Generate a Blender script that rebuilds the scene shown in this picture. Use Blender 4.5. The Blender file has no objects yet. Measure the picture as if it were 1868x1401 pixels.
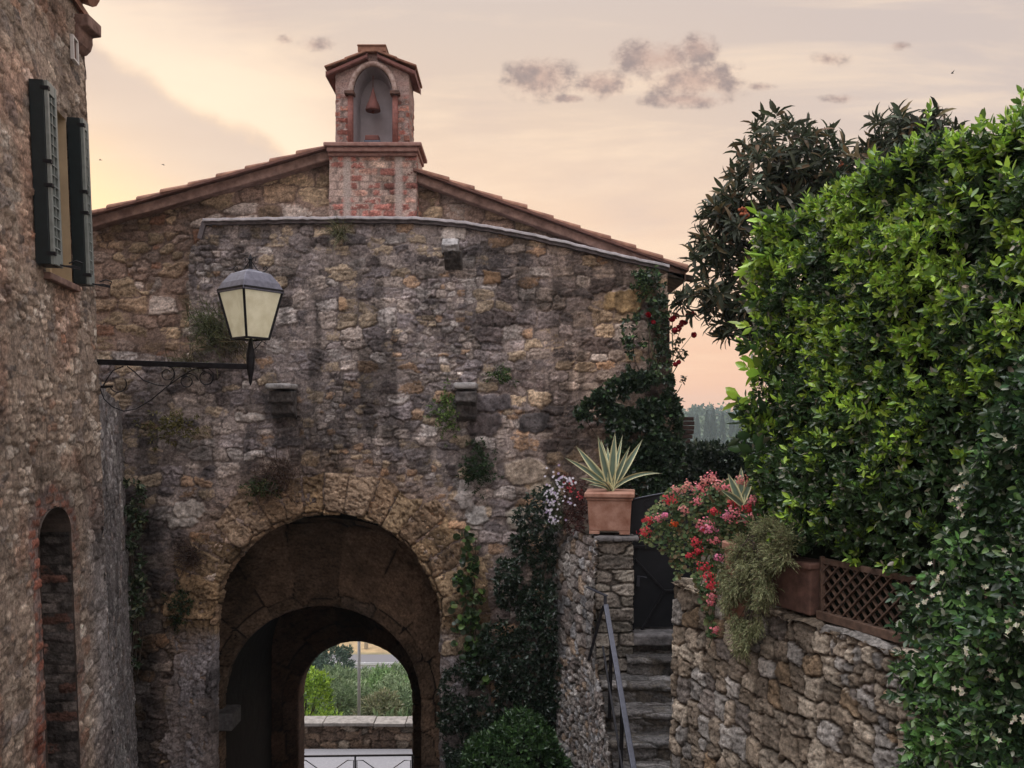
import bpy, math, random
import numpy as np
from mathutils import Vector, Matrix

random.seed(7)
RNG = np.random.default_rng(11)
SC = bpy.context.scene
COL = SC.collection

# ------------------------------------------------------------------ camera, sky, sun, exposure
F = 1500.0                      # focal length in photo pixels (photo 1868 x 1401)
CX, HY = 934.0, 760.0           # principal column, horizon row
cd = bpy.data.cameras.new('camera'); cam = bpy.data.objects.new('camera', cd); COL.objects.link(cam)
cd.sensor_width = 36.0; cd.lens = 36.0*F/1868.0; cd.shift_y = (HY-700.5)/1868.0
cd.clip_start = 0.05; cd.clip_end = 5000
cam.location = (0, 0, 0); cam.rotation_euler = (math.radians(90), 0, 0)
SC.camera = cam
SC.view_settings.view_transform = 'Standard'; SC.view_settings.look = 'None'
SC.view_settings.exposure = 0.24; SC.view_settings.gamma = 1.0
SC.cycles.max_bounces = 6; SC.cycles.diffuse_bounces = 4

SUN_AZ = -0.58                  # tangent of the sun's bearing left of the view
SUN_EL = math.radians(4.0)
sd = bpy.data.lights.new('sun', 'SUN'); so = bpy.data.objects.new('sun', sd); COL.objects.link(so)
sdir = Vector((SUN_AZ, 1.0, 0)).normalized()*math.cos(SUN_EL) + Vector((0, 0, math.sin(SUN_EL)))
so.rotation_euler = sdir.to_track_quat('Z', 'Y').to_euler()
sd.energy = 0.5; sd.angle = math.radians(3.0); sd.color = (1.0, 0.62, 0.34)

W = bpy.data.worlds.new('World'); SC.world = W; W.use_nodes = True
def build_world():
    nt = W.node_tree; N = nt.nodes; L = nt.links; N.clear()
    def val(x): return x
    def m(op, a, b=None, c=None, clamp=False):
        n = N.new('ShaderNodeMath'); n.operation = op; n.use_clamp = clamp
        for i, x in enumerate((a, b, c)):
            if x is None: continue
            if isinstance(x, (int, float)): n.inputs[i].default_value = x
            else: L.new(x, n.inputs[i])
        return n.outputs[0]
    def mix(f, a, b, mode='MIX'):
        n = N.new('ShaderNodeMixRGB'); n.blend_type = mode
        for i, x in enumerate((f, a, b)):
            if isinstance(x, (int, float)): n.inputs[i].default_value = x
            elif isinstance(x, tuple): n.inputs[i].default_value = (*x, 1)
            else: L.new(x, n.inputs[i])
        return n.outputs[0]
    def sstep(x, a, b):
        n = N.new('ShaderNodeMapRange'); n.interpolation_type = 'SMOOTHSTEP'
        L.new(x, n.inputs[0]); n.inputs[1].default_value = a; n.inputs[2].default_value = b
        return n.outputs[0]
    tc = N.new('ShaderNodeTexCoord'); sep = N.new('ShaderNodeSeparateXYZ'); L.new(tc.outputs['Generated'], sep.inputs[0])
    dx, dy, dz = sep.outputs
    yy = m('MAXIMUM', dy, 0.08)
    u = m('DIVIDE', dx, yy); v = m('DIVIDE', dz, yy)
    ramp = N.new('ShaderNodeValToRGB'); L.new(dz, ramp.inputs[0])
    stops = [(0.0, (.78, .47, .36)), (.05, (.80, .495, .37)), (.14, (.83, .56, .40)), (.25, (.82, .61, .45)),
             (.36, (.70, .56, .45)), (.45, (.63, .535, .475)), (.62, (2.2, 2.12, 2.14)), (1.0, (4.1, 4.1, 4.35))]
    cr = ramp.color_ramp
    while len(cr.elements) < len(stops): cr.elements.new(0.5)
    for e, (p, c) in zip(cr.elements, stops): e.position = p; e.color = (*c, 1)
    col = ramp.outputs[0]
    # greyer to the right and up
    right = m('MULTIPLY', sstep(u, 0.0, 0.55), sstep(v, 0.05, 0.40))
    col = mix(m('MULTIPLY', right, .75), col, (.565, .495, .475))
    # yellow glow round the hidden sun
    gu = m('MULTIPLY', m('SUBTRACT', u, -0.58), 1.15); gv = m('MULTIPLY', m('SUBTRACT', v, 0.22), 2.2)
    gd = m('SQRT', m('ADD', m('MULTIPLY', gu, gu), m('MULTIPLY', gv, gv)))
    front = sstep(dy, 0.0, 0.4)
    glow = m('MULTIPLY', m('SUBTRACT', 1.0, sstep(gd, 0.0, 0.62)), front)
    col = mix(m('MULTIPLY', glow, .85), col, (1.0, .72, .41))
    comb = N.new('ShaderNodeCombineXYZ'); L.new(u, comb.inputs[0]); L.new(v, comb.inputs[1])
    def noise(scale, sx, sy, rot, detail=5, rough=.55, dist=0.0):
        mp = N.new('ShaderNodeMapping'); mp.inputs['Rotation'].default_value = (0, 0, rot)
        mp.inputs['Scale'].default_value = (sx, sy, 1)
        L.new(comb.outputs[0], mp.inputs[0])
        n = N.new('ShaderNodeTexNoise'); n.inputs['Scale'].default_value = scale; n.inputs['Detail'].default_value = detail
        n.inputs['Roughness'].default_value = rough; n.inputs['Distortion'].default_value = dist
        L.new(mp.outputs[0], n.inputs['Vector']); return n.outputs['Fac']
    # veil of high cloud
    n1 = noise(3.0, .55, 3.2, .30, 6, .6, .4)
    veil = m('MULTIPLY', sstep(n1, .46, .68), front)
    col = mix(m('MULTIPLY', veil, .55), col, (.98, .78, .57))
    n2 = noise(2.3, .8, 2.2, .12, 5, .55, .3)
    shade = m('MULTIPLY', sstep(n2, .50, .75), front)
    col = mix(m('MULTIPLY', shade, .62), col, (.60, .475, .435))
    # the slanting edge between the bright veil and the grey wedge on the left
    wob = m('MULTIPLY', m('SUBTRACT', noise(6, 1, 1, 0, 6), .5), .10)
    line = m('MULTIPLY_ADD', u, -.575, .44-.575*.489)
    d = m('ADD', m('SUBTRACT', v, line), wob)
    leftm = m('MULTIPLY', m('SUBTRACT', 1.0, sstep(u, -.27, -.06)), front)
    below = m('MULTIPLY', sstep(m('MULTIPLY', d, -1.0), -.006, .018), m('SUBTRACT', 1.0, sstep(m('MULTIPLY', d, -1.0), .03, .22)))
    col = mix(m('MULTIPLY', m('MULTIPLY', below, leftm), .75), col, (.60, .505, .455))
    above = m('MULTIPLY', sstep(d, -.010, .010), m('SUBTRACT', 1.0, sstep(d, .02, .16)))
    col = mix(m('MULTIPLY', m('MULTIPLY', above, leftm), .70), col, (.97, .81, .63))
    # small dusky cumulus
    best = None
    for (px, py, rx, ry) in ((985, 142, 70, 42), (1098, 152, 58, 30), (1200, 108, 92, 40), (1272, 92, 42, 32), (1262, 148, 104, 44),
                             (1250, 182, 90, 16), (1512, 108, 58, 22), (1385, 158, 46, 13), (575, 82, 60, 22), (1540, 180, 70, 14),
                             (1640, 84, 34, 13), (1035, 180, 36, 9), (520, 72, 28, 15)):
        cu, cv, ru, rv = (px-CX)/F, (HY-py)/F, rx/F, ry/F
        a = m('MULTIPLY', m('SUBTRACT', u, cu), 1/ru); b = m('MULTIPLY', m('SUBTRACT', v, cv), 1/rv)
        r = m('SUBTRACT', 1.0, m('SQRT', m('ADD', m('MULTIPLY', a, a), m('MULTIPLY', b, b))))
        if px > 1350 or px < 900: r = m('SUBTRACT', r, .42)
        best = r if best is None else m('MAXIMUM', best, r)
    n3 = noise(27, 1, 1.2, .1, 8, .64, .05)
    cl = m('ADD', best, m('MULTIPLY', m('SUBTRACT', n3, .52), 3.0))
    clm = m('MULTIPLY', m('MULTIPLY', sstep(cl, -.32, .72), sstep(best, -.35, .1)), front)
    ccol = mix(sstep(n3, .38, .68), (.56, .395, .325), (.30, .235, .225))
    col = mix(m('MULTIPLY', clm, .93), col, ccol)
    # the eastern sky behind the camera
    back = m('SUBTRACT', 1.0, sstep(dy, -.35, .25))
    low = m('SUBTRACT', 1.0, sstep(dz, .18, .62))
    col = mix(m('MULTIPLY', back, low), col, (1.15, 1.0, .97))
    # ground side of the sphere
    col = mix(sstep(m('MULTIPLY', dz, -1), .0, .05), col, (.16, .14, .12))
    sky = N.new('ShaderNodeTexSky'); sky.sky_type = 'NISHITA'; sky.sun_disc = False
    sky.sun_elevation = SUN_EL; sky.sun_rotation = math.atan2(SUN_AZ, 1.0)
    skyf = sstep(dz, .46, .60)
    col = mix(m('SUBTRACT', 1.0, skyf), col, mix(1.0, col, (.925, .885, .865), 'MULTIPLY'))
    b1 = N.new('ShaderNodeBackground'); L.new(col, b1.inputs[0]); b1.inputs[1].default_value = 1.0
    b2 = N.new('ShaderNodeBackground'); L.new(sky.outputs[0], b2.inputs[0]); b2.inputs[1].default_value = 0.02
    add = N.new('ShaderNodeAddShader'); L.new(b1.outputs[0], add.inputs[0]); L.new(b2.outputs[0], add.inputs[1])
    out = N.new('ShaderNodeOutputWorld'); L.new(add.outputs[0], out.inputs[0])
build_world()

# ------------------------------------------------------------------ helpers
def P(px, py, Y):
    return np.array(((px-CX)/F*Y, Y, (HY-py)/F*Y))
def PX(px, Y): return (px-CX)/F*Y
def PZ(py, Y): return (HY-py)/F*Y

def tag(o, label, cat, group=None, kind=None):
    if label: o['label'] = label
    if cat: o['category'] = cat
    if group: o['group'] = group
    if kind: o['kind'] = kind
    return o
def thing(name, label, cat, loc=(0, 0, 0), group=None):
    o = bpy.data.objects.new(name, None); COL.objects.link(o); o.location = loc
    o.empty_display_size = .1
    return tag(o, label, cat, group)
def link(name, me, mat, parent=None):
    o = bpy.data.objects.new(name, me); COL.objects.link(o)
    if mat is not None: me.materials.append(mat)
    if parent is not None:
        o.parent = parent
        if parent.type == 'EMPTY': o.location = -Vector(parent.location)
    return o
def fast_mesh(name, V, faces_flat, loop_start, loop_total, cols=None, smooth=True):
    me = bpy.data.meshes.new(name)
    V = np.ascontiguousarray(V, dtype=np.float32)
    me.vertices.add(len(V)); me.vertices.foreach_set('co', V.ravel())
    me.loops.add(len(faces_flat)); me.loops.foreach_set('vertex_index', np.asarray(faces_flat, dtype=np.int32))
    me.polygons.add(len(loop_start))
    me.polygons.foreach_set('loop_start', np.asarray(loop_start, dtype=np.int32))
    try: me.polygons.foreach_set('loop_total', np.asarray(loop_total, dtype=np.int32))
    except Exception: pass
    me.polygons.foreach_set('use_smooth', np.full(len(loop_start), smooth, dtype=bool))
    me.update(calc_edges=True)
    if cols is not None:
        a = me.color_attributes.new('col', 'FLOAT_COLOR', 'POINT')
        c = np.ones((len(V), 4), dtype=np.float32); c[:, :3] = np.clip(cols, 0, 1)
        a.data.foreach_set('color', c.ravel())
    me.validate()
    return me
def grid_mesh(name, X, Y, Z, keep=None, cols=None, flip=False, smooth=True):
    nv, nu = X.shape
    V = np.stack([X, Y, Z], -1).reshape(-1, 3)
    idx = np.arange(nv*nu).reshape(nv, nu)
    q = np.stack([idx[:-1, :-1], idx[:-1, 1:], idx[1:, 1:], idx[1:, :-1]], -1).reshape(-1, 4)
    if flip: q = q[:, ::-1]
    C = cols.reshape(-1, 3) if cols is not None else None
    if keep is not None:
        k = keep.reshape(-1); q = q[k[q].all(1)]
        used = np.zeros(len(V), bool); used[q.ravel()] = True
        remap = np.cumsum(used)-1
        q = remap[q]; V = V[used]
        if C is not None: C = C[used]
    n = len(q)
    return fast_mesh(name, V, q.ravel(), np.arange(n)*4, np.full(n, 4), C, smooth)

class MB:
    """collects small solid shapes into one mesh"""
    def __init__(s): s.v = []; s.f = []
    def add(s, vs, fs):
        b = len(s.v); s.v += [tuple(map(float, p)) for p in vs]; s.f += [tuple(b+i for i in f) for f in fs]
    def box(s, c, d, R=None, taper=1.0):
        hx, hy, hz = d[0]/2, d[1]/2, d[2]/2
        vs = []
        for sz in (-1, 1):
            t = taper if sz > 0 else 1.0
            for sx, sy in ((-1, -1), (1, -1), (1, 1), (-1, 1)):
                p = Vector((sx*hx*t, sy*hy*t, sz*hz))
                if R is not None: p = R @ p
                vs.append(p+Vector(c))
        s.add(vs, [(3, 2, 1, 0), (4, 5, 6, 7), (0, 1, 5, 4), (1, 2, 6, 5), (2, 3, 7, 6), (3, 0, 4, 7)])
    def bar(s, a, b, w, h, up=(0, 0, 1)):
        a = Vector(a); b = Vector(b); d = (b-a); L = d.length; d.normalize()
        side = d.cross(Vector(up)); side = side.normalized() if side.length > 1e-6 else Vector((1, 0, 0))
        n = side.cross(d)
        R = Matrix((side, d, n)).transposed()
        s.box((a+b)/2, (w, L, h), R)
    def tube(s, pts, rad, n=8, cap=True):
        pts = [Vector(p) for p in pts]; k = len(pts)
        if not hasattr(rad, '__len__'): rad = [rad]*k
        ring = []; prev = None
        for i, p in enumerate(pts):
            t = (pts[min(i+1, k-1)]-pts[max(i-1, 0)]).normalized()
            if prev is None:
                a = t.cross(Vector((0, 0, 1)));  a = a if a.length > .05 else t.cross(Vector((1, 0, 0)))
            else: a = prev - t*prev.dot(t)
            a.normalize(); prev = a; b = t.cross(a)
            ring.append([p+(a*math.cos(2*math.pi*j/n)+b*math.sin(2*math.pi*j/n))*rad[i] for j in range(n)])
        fs = []
        for i in range(k-1):
            for j in range(n):
                j2 = (j+1) % n
                fs.append((i*n+j, i*n+j2, (i+1)*n+j2, (i+1)*n+j))
        if cap: fs.append(tuple(range(n-1, -1, -1))); fs.append(tuple((k-1)*n+j for j in range(n)))
        s.add([p for r in ring for p in r], fs)
    def prism(s, poly, y0, y1, axis='y'):
        """polygon in (x,z) pulled along y"""
        n = len(poly)
        vs = [(x, y0, z) for x, z in poly]+[(x, y1, z) for x, z in poly]
        fs = [tuple(range(n)), tuple(range(2*n-1, n-1, -1))]
        for i in range(n):
            j = (i+1) % n; fs.append((j, i, n+i, n+j))
        s.add(vs, fs)
    def lathe(s, c, prof, n=24, axis=(0, 0, 1)):
        vs = []; k = len(prof)
        for r, z in prof:
            for j in range(n):
                a = 2*math.pi*j/n; vs.append((c[0]+r*math.cos(a), c[1]+r*math.sin(a), c[2]+z))
        fs = []
        for i in range(k-1):
            for j in range(n):
                j2 = (j+1) % n; fs.append((i*n+j, i*n+j2, (i+1)*n+j2, (i+1)*n+j))
        fs.append(tuple(range(n-1, -1, -1))); fs.append(tuple((k-1)*n+j for j in range(n)))
        s.add(vs, fs)
    def build(s, name, mat, parent=None, bevel=0, smooth=False, seg=2):
        me = bpy.data.meshes.new(name); me.from_pydata(s.v, [], s.f); me.update()
        if smooth: me.polygons.foreach_set('use_smooth', [True]*len(me.polygons))
        o = link(name, me, mat, parent)
        if bevel:
            b = o.modifiers.new('edge', 'BEVEL'); b.width = bevel; b.segments = seg; b.limit_method = 'ANGLE'
        return o

# ---- noise
def h2(i, j, k):
    n = (i.astype(np.int64)*374761393 + j.astype(np.int64)*668265263 + int(k)*974634533) & 0xffffffff
    n = ((n ^ (n >> 13))*1274126177) & 0xffffffff
    n = ((n ^ (n >> 16))*2246822519) & 0xffffffff
    return ((n ^ (n >> 15)) & 0xffffff)/float(0x1000000)
def vn(x, y, k):
    xi = np.floor(x); yi = np.floor(y); fx = x-xi; fy = y-yi
    fx = fx*fx*(3-2*fx); fy = fy*fy*(3-2*fy)
    a = h2(xi, yi, k); b = h2(xi+1, yi, k); c = h2(xi, yi+1, k); d = h2(xi+1, yi+1, k)
    return (a*(1-fx)+b*fx)*(1-fy)+(c*(1-fx)+d*fx)*fy
def fbm(x, y, o=4, k=0, g=.5):
    s = 0; a = 1; t = 0
    for i in range(o):
        s = s+a*vn(x*2**i+17.3*i, y*2**i-9.1*i, k+i*31); t += a; a *= g
    return s/t
def ss(x, a, b):
    t = np.clip((x-a)/(b-a), 0, 1); return t*t*(3-2*t)
def lerp(a, b, t): return a+(b-a)*t

def stones(u, v, sw, rh, seed, p=2.8, jit=.34, wv=.30, warp=.25, rowjit=1.0, hw=.20):
    """irregular coursed rubble: distance to the joint (m), random numbers and local offset per stone"""
    ww = warp*rh
    uu = u+(fbm(u/(sw*.9), v/(rh*.9), 3, seed+5)-.5)*2*ww+(fbm(u/(rh*.24), v/(rh*.24), 2, seed+7)-.5)*rh*hw
    vv = v+(fbm(u/(sw*.9)+40, v/(rh*.9)+7, 3, seed+6)-.5)*2*ww+(fbm(u/(rh*.24)+9, v/(rh*.24)+3, 2, seed+8)-.5)*rh*hw
    vv = vv+(vn(vv/(rh*2.3), vv*0+.5, seed+9)-.5)*rh*.8*rowjit
    gi = np.floor(uu/sw); gj = np.floor(vv/rh)
    F1 = np.full(u.shape, 9e9); F2 = np.full(u.shape, 9e9)
    I = np.zeros(u.shape); J = np.zeros(u.shape); DU = np.zeros(u.shape); DV = np.zeros(u.shape)
    for dj in (-1, 0, 1):
        for di in (-2, -1, 0, 1, 2):
            j = gj+dj; i = gi+di
            off = h2(j, j*0, seed+1) if rowjit > .2 else (j % 2)*.5
            su = (i+.5+off-.5+(h2(i, j, seed+2)-.5)*2*jit)*sw
            sv = (j+.5+(h2(i, j, seed+3)-.5)*2*jit*.7)*rh
            a = (uu-su)/sw; b = (vv-sv)/rh
            d = (np.abs(a)**p+np.abs(b)**p)**(1/p)-h2(i, j, seed+4)*wv
            c1 = d < F1
            F2 = np.where(c1, F1, np.minimum(F2, d))
            I = np.where(c1, i, I); J = np.where(c1, j, J); DU = np.where(c1, uu-su, DU); DV = np.where(c1, vv-sv, DV)
            F1 = np.where(c1, d, F1)
    e = (F2-F1)*.5*rh
    r = [h2(I, J, seed+20+q) for q in range(6)]
    return e, r, DU, DV

def pick(pal, wts, r):
    pal = np.asarray(pal, float); w = np.cumsum(np.asarray(wts, float)/sum(wts))
    return pal[np.clip(np.searchsorted(w, r), 0, len(pal)-1)]

def masonry(u, v, st):
    """height (m, outward) and own colour of a masonry face at (u, v)"""
    g = st.get
    k = st['seed']
    e, r, du, dv = stones(u, v, st['sw'], st['rh'], k, g('p', 2.8), g('jit', .34), g('wv', .3), g('warp', .25), g('rowjit', 1.0), g('hw', .20))
    if g('small'):                          # pockets of smaller stones
        e2, r2, du2, dv2 = stones(u, v, st['sw']*.5, st['rh']*.55, k+400, g('p', 2.8), .36, .3, .3, 1.0, g('hw', .2))
        pm = fbm(u*.9, v*.9, 3, k+77) < g('small')
        e = np.where(pm, e2, e); du = np.where(pm, du2, du); dv = np.where(pm, dv2, dv)
        r = [np.where(pm, b, a) for a, b in zip(r, r2)]
    dj = g('dj', .03); jw = g('jw', .022)
    jn = jw*(.6+.9*fbm(u*9, v*9, 2, k+3))
    prof = ss(e, .001, jn)
    fine = fbm(u*20, v*20, 4, k+60, .62)-.5
    sl = (r[5]-.5)*.9
    lay = fbm((u-v*sl)*5+r[0]*50, (v+u*sl)*36+r[1]*90, 3, k+61, .6)-.5
    sh = -dj+(dj+g('hs', .022)*(r[0]-.35))*prof
    sh = sh+prof*((r[1]-.5)*g('tilt', .28)*dv+(r[2]-.5)*g('tilt', .28)*du)
    # broken faces: each stone is cut by a couple of slanting planes
    rh_ = st['rh']
    for q, (ra, rb) in enumerate(((r[1], r[2]), (r[5], r[0]))):
        an = ra*6.283; sh = sh-prof*np.maximum(0, du*np.cos(an)+dv*np.sin(an)-(.05+.30*rb)*rh_)*g('chip', .55)
    pit = ss(fbm(u*34, v*46, 3, k+63, .6), .58, .70)*prof
    sh = sh+prof*(fine*g('rough', .020)+lay*g('lay', .012))-pit*g('pit', .010)
    mo = g('ml', -.016)+g('ma', .03)*(fbm(u*2.1, v*2.1, 3, k+70)-.5)+(fbm(u*24, v*24, 4, k+71, .65)-.5)*g('mr', .024)
    h = np.maximum(sh, mo)
    mm = ss(mo-sh, -.003, .003)
    c = pick(st['pal'], st['wt'], r[3])
    br = (.62+.76*r[4])[..., None]
    patch = (fbm(u*8, v*8, 3, k+80)-.5)[..., None]
    grain = (fbm(u*45, v*45, 3, k+81, .65)-.5)[..., None]
    c = c*br*(1+.8*patch+1.0*grain)*(1+g('layc', 1.1)*lay)[..., None]*(1-.42*pit)[..., None]
    mc = np.asarray(st['mc'])*(1+.8*(fbm(u*3.5, v*3.5, 4, k+82)-.5)+1.1*(fbm(u*30, v*30, 4, k+83, .65)-.5))[..., None]
    c = lerp(c, mc, mm[..., None])
    dirt = (1-ss(e, .002, g('ew', .011)))*ss(fbm(u*4, v*4, 3, k+85), .30, .52)   # dark dirt line round each stone
    c = c*(1-g('ed', .5)*dirt)[..., None]
    crev = ss(-h, .012, .05)[..., None]      # open joints darkened by depth, painting in crevice shade
    c = np.clip(c, .012, 1)*(1-.35*crev)
    return h, c

# ------------------------------------------------------------------ materials
def mat_new(name):
    m = bpy.data.materials.new(name); m.use_nodes = True
    nt = m.node_tree; b = nt.nodes['Principled BSDF']
    return m, nt, b
def mat_stone(name, scale=1.0, rough=.92, bump=.8):
    m, nt, b = mat_new(name); N = nt.nodes; L = nt.links
    at = N.new('ShaderNodeAttribute'); at.attribute_name = 'col'
    tc = N.new('ShaderNodeTexCoord')
    n = N.new('ShaderNodeTexNoise'); n.inputs['Scale'].default_value = 42*scale; n.inputs['Detail'].default_value = 7; n.inputs['Roughness'].default_value = .78
    L.new(tc.outputs['Object'], n.inputs['Vector'])
    r = N.new('ShaderNodeMapRange'); r.inputs[1].default_value = .30; r.inputs[2].default_value = .70; r.inputs[3].default_value = .36; r.inputs[4].default_value = 1.64
    L.new(n.outputs['Fac'], r.inputs[0])
    mx = N.new('ShaderNodeMixRGB'); mx.blend_type = 'MULTIPLY'; mx.inputs[0].default_value = 1
    L.new(at.outputs['Color'], mx.inputs[1]); L.new(r.outputs[0], mx.inputs[2]); L.new(mx.outputs[0], b.inputs['Base Color'])
    bp = N.new('ShaderNodeBump'); bp.inputs['Strength'].default_value = bump; bp.inputs['Distance'].default_value = .03
    L.new(n.outputs['Fac'], bp.inputs['Height']); L.new(bp.outputs[0], b.inputs['Normal'])
    b.inputs['Roughness'].default_value = rough; b.inputs['Specular IOR Level'].default_value = .25
    return m
def mat_simple(name, col, rough=.7, metal=0, var=.25, scale=14, bump=.15, spec=.4, col2=None, dist=.01):
    m, nt, b = mat_new(name); N = nt.nodes; L = nt.links
    tc = N.new('ShaderNodeTexCoord')
    n = N.new('ShaderNodeTexNoise'); n.inputs['Scale'].default_value = scale; n.inputs['Detail'].default_value = 6; n.inputs['Roughness'].default_value = .65
    L.new(tc.outputs['Object'], n.inputs['Vector'])
    cr = N.new('ShaderNodeValToRGB'); cr.color_ramp.elements[0].position = .3; cr.color_ramp.elements[1].position = .7
    c = np.asarray(col); c2 = np.asarray(col2) if col2 is not None else c*(1+var)
    cr.color_ramp.elements[0].color = (*(c*(1-var)), 1); cr.color_ramp.elements[1].color = (*np.clip(c2, 0, 1), 1)
    L.new(n.outputs['Fac'], cr.inputs[0]); L.new(cr.outputs[0], b.inputs['Base Color'])
    bp = N.new('ShaderNodeBump'); bp.inputs['Strength'].default_value = bump; bp.inputs['Distance'].default_value = dist
    L.new(n.outputs['Fac'], bp.inputs['Height']); L.new(bp.outputs[0], b.inputs['Normal'])
    b.inputs['Roughness'].default_value = rough; b.inputs['Metallic'].default_value = metal; b.inputs['Specular IOR Level'].default_value = spec
    return m
def mat_leaf(name, rough=.45, spec=.45, trans=.3):
    m, nt, b = mat_new(name); N = nt.nodes; L = nt.links
    at = N.new('ShaderNodeAttribute'); at.attribute_name = 'col'
    L.new(at.outputs['Color'], b.inputs['Base Color'])
    b.inputs['Roughness'].default_value = rough; b.inputs['Specular IOR Level'].default_value = spec
    t = N.new('ShaderNodeBsdfTranslucent'); L.new(at.outputs['Color'], t.inputs['Color'])
    mx = N.new('ShaderNodeMixShader'); mx.inputs[0].default_value = trans
    L.new(b.outputs[0], mx.inputs[1]); L.new(t.outputs[0], mx.inputs[2])
    L.new(mx.outputs[0], N['Material Output'].inputs['Surface'])
    return m
M = {}
M['stone'] = mat_stone('rubble_stone')
M['brick'] = mat_stone('brickwork', 1.3, .9, .35)
M['ashlar'] = mat_stone('dressed_stone', .7, .93, .4)
M['soffit'] = mat_simple('shade_dark_stone', (.018, .014, .012), .95, var=.4, scale=5, bump=.6, dist=.03)  # near-black base colour paints in the shade of passage and recess
M['core'] = mat_simple('rubble_fill', (.20, .17, .15), .95, var=.35, scale=9, bump=.5, dist=.03)
M['iron'] = mat_simple('wrought_iron', (.018, .017, .020), .55, .6, .4, 30, .2)
M['rail'] = mat_simple('painted_rail', (.06, .062, .078), .42, .6, .25, 30, .08, .5)
M['gate'] = mat_simple('black_sheet_iron', (.012, .0125, .016), .55, .35, .35, 7, .1)
M['cap'] = mat_simple('grey_zinc', (.13, .13, .165), .5, .55, .3, 22, .12)
M['terra'] = mat_simple('terracotta', (.34, .145, .09), .85, var=.3, scale=7, bump=.35, col2=(.48, .28, .21))
M['terra_dark'] = mat_simple('old_terracotta', (.085, .045, .035), .88, var=.4, scale=8, bump=.5, col2=(.19, .10, .075))
M['tile'] = mat_simple('roof_tile', (.21, .085, .055), .88, var=.45, scale=6, bump=.4, col2=(.34, .18, .12))
M['verge'] = mat_simple('verge_plaster', (.18, .105, .085), .9, var=.4, scale=9, bump=.7, col2=(.31, .20, .165), dist=.03)
M['capping'] = mat_simple('mortar_capping', (.42, .40, .42), .9, var=.3, scale=10, bump=.5, col2=(.58, .55, .58))
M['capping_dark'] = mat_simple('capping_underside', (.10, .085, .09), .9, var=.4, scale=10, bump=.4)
M['plaster'] = mat_simple('niche_plaster', (.29, .26, .275), .9, var=.14, scale=6, bump=.15)
M['reveal'] = mat_simple('ochre_plaster', (.44, .34, .22), .9, var=.12, scale=5, bump=.12)
M['green'] = mat_simple('dark_green_paint', (.008, .015, .017), .5, var=.3, scale=20, bump=.1)
M['louvre'] = mat_simple('sky_lit_green_paint', (.20, .225, .215), .45, var=.18, scale=16, bump=.1)  # green paint made pale to carry the sky's reflection
M['wood'] = mat_simple('trellis_wood', (.085, .05, .036), .85, var=.5, scale=14, bump=.4, col2=(.165, .10, .07))
M['bark'] = mat_simple('bark', (.07, .052, .04), .95, var=.4, scale=16, bump=.7, dist=.02)
M['twig'] = mat_simple('green_stem', (.07, .09, .035), .7, var=.3, scale=20)
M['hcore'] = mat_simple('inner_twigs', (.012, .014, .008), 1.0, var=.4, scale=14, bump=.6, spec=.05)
M['leaf'] = mat_leaf('leaf_glossy', .33, .6, .28)
M['leafm'] = mat_leaf('leaf_matt', .6, .25, .28)
M['petal'] = mat_leaf('petal', .6, .25, .35)
M['agave'] = mat_leaf('agave_leaf', .5, .35, .06)
M['road'] = mat_simple('asphalt', (.145, .14, .15), .85, var=.12, scale=30, bump=.15)
M['kerb'] = mat_simple('kerb_stone', (.30, .295, .31), .85, var=.12, scale=20, bump=.15)
M['cobble'] = mat_simple('street_stone', (.17, .15, .14), .9, var=.4, scale=4, bump=.5)
M['soil'] = mat_simple('garden_soil', (.07, .055, .04), .95, var=.4, scale=5, bump=.6)
M['pole'] = mat_simple('galvanised_pole', (.50, .51, .53), .5, .3, .12, 12, .05)
M['wpole'] = mat_simple('pale_timber_pole', (.52, .50, .48), .8, 0, .2, 12, .2)
M['white'] = mat_simple('white_lip', (.62, .60, .58), .8, var=.12)
M['glasswin'] = mat_simple('window_glass', (.03, .035, .04), .08, 0, .1, 5, 0, .6)
M['stair'] = mat_simple('worn_step_stone', (.085, .08, .08), .9, var=.5, scale=9, bump=.8, col2=(.22, .205, .205), dist=.03)
M['bird'] = mat_simple('dark_feather', (.03, .03, .03), .8)
M['blue'] = mat_simple('slate_blue_metal', (.07, .085, .12), .6, var=.3)
M['bell'] = mat_simple('red_clay', (.13, .050, .042), .85, var=.25, scale=12, bump=.2)
def mat_pane():
    m, nt, b = mat_new('opal_glass'); N = nt.nodes; L = nt.links
    b.inputs['Base Color'].default_value = (.78, .75, .64, 1); b.inputs['Roughness'].default_value = .35
    b.inputs['Emission Color'].default_value = (1.0, .93, .70, 1); b.inputs['Emission Strength'].default_value = .16
    tc = N.new('ShaderNodeTexCoord'); nz = N.new('ShaderNodeTexNoise'); nz.inputs['Scale'].default_value = 9; nz.inputs['Detail'].default_value = 6; L.new(tc.outputs['Object'], nz.inputs['Vector'])
    cr = N.new('ShaderNodeValToRGB'); cr.color_ramp.elements[0].position = .35; cr.color_ramp.elements[1].position = .6; cr.color_ramp.elements[0].color = (.56, .51, .38, 1); cr.color_ramp.elements[1].color = (.80, .77, .66, 1)
    L.new(nz.outputs['Fac'], cr.inputs[0]); L.new(cr.outputs[0], b.inputs['Base Color'])
    t = N.new('ShaderNodeBsdfTranslucent'); t.inputs[0].default_value = (.85, .81, .68, 1)
    mx = N.new('ShaderNodeMixShader'); mx.inputs[0].default_value = .4
    L.new(b.outputs[0], mx.inputs[1]); L.new(t.outputs[0], mx.inputs[2]); L.new(mx.outputs[0], N['Material Output'].inputs['Surface'])
    return m
M['pane'] = mat_pane()
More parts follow.
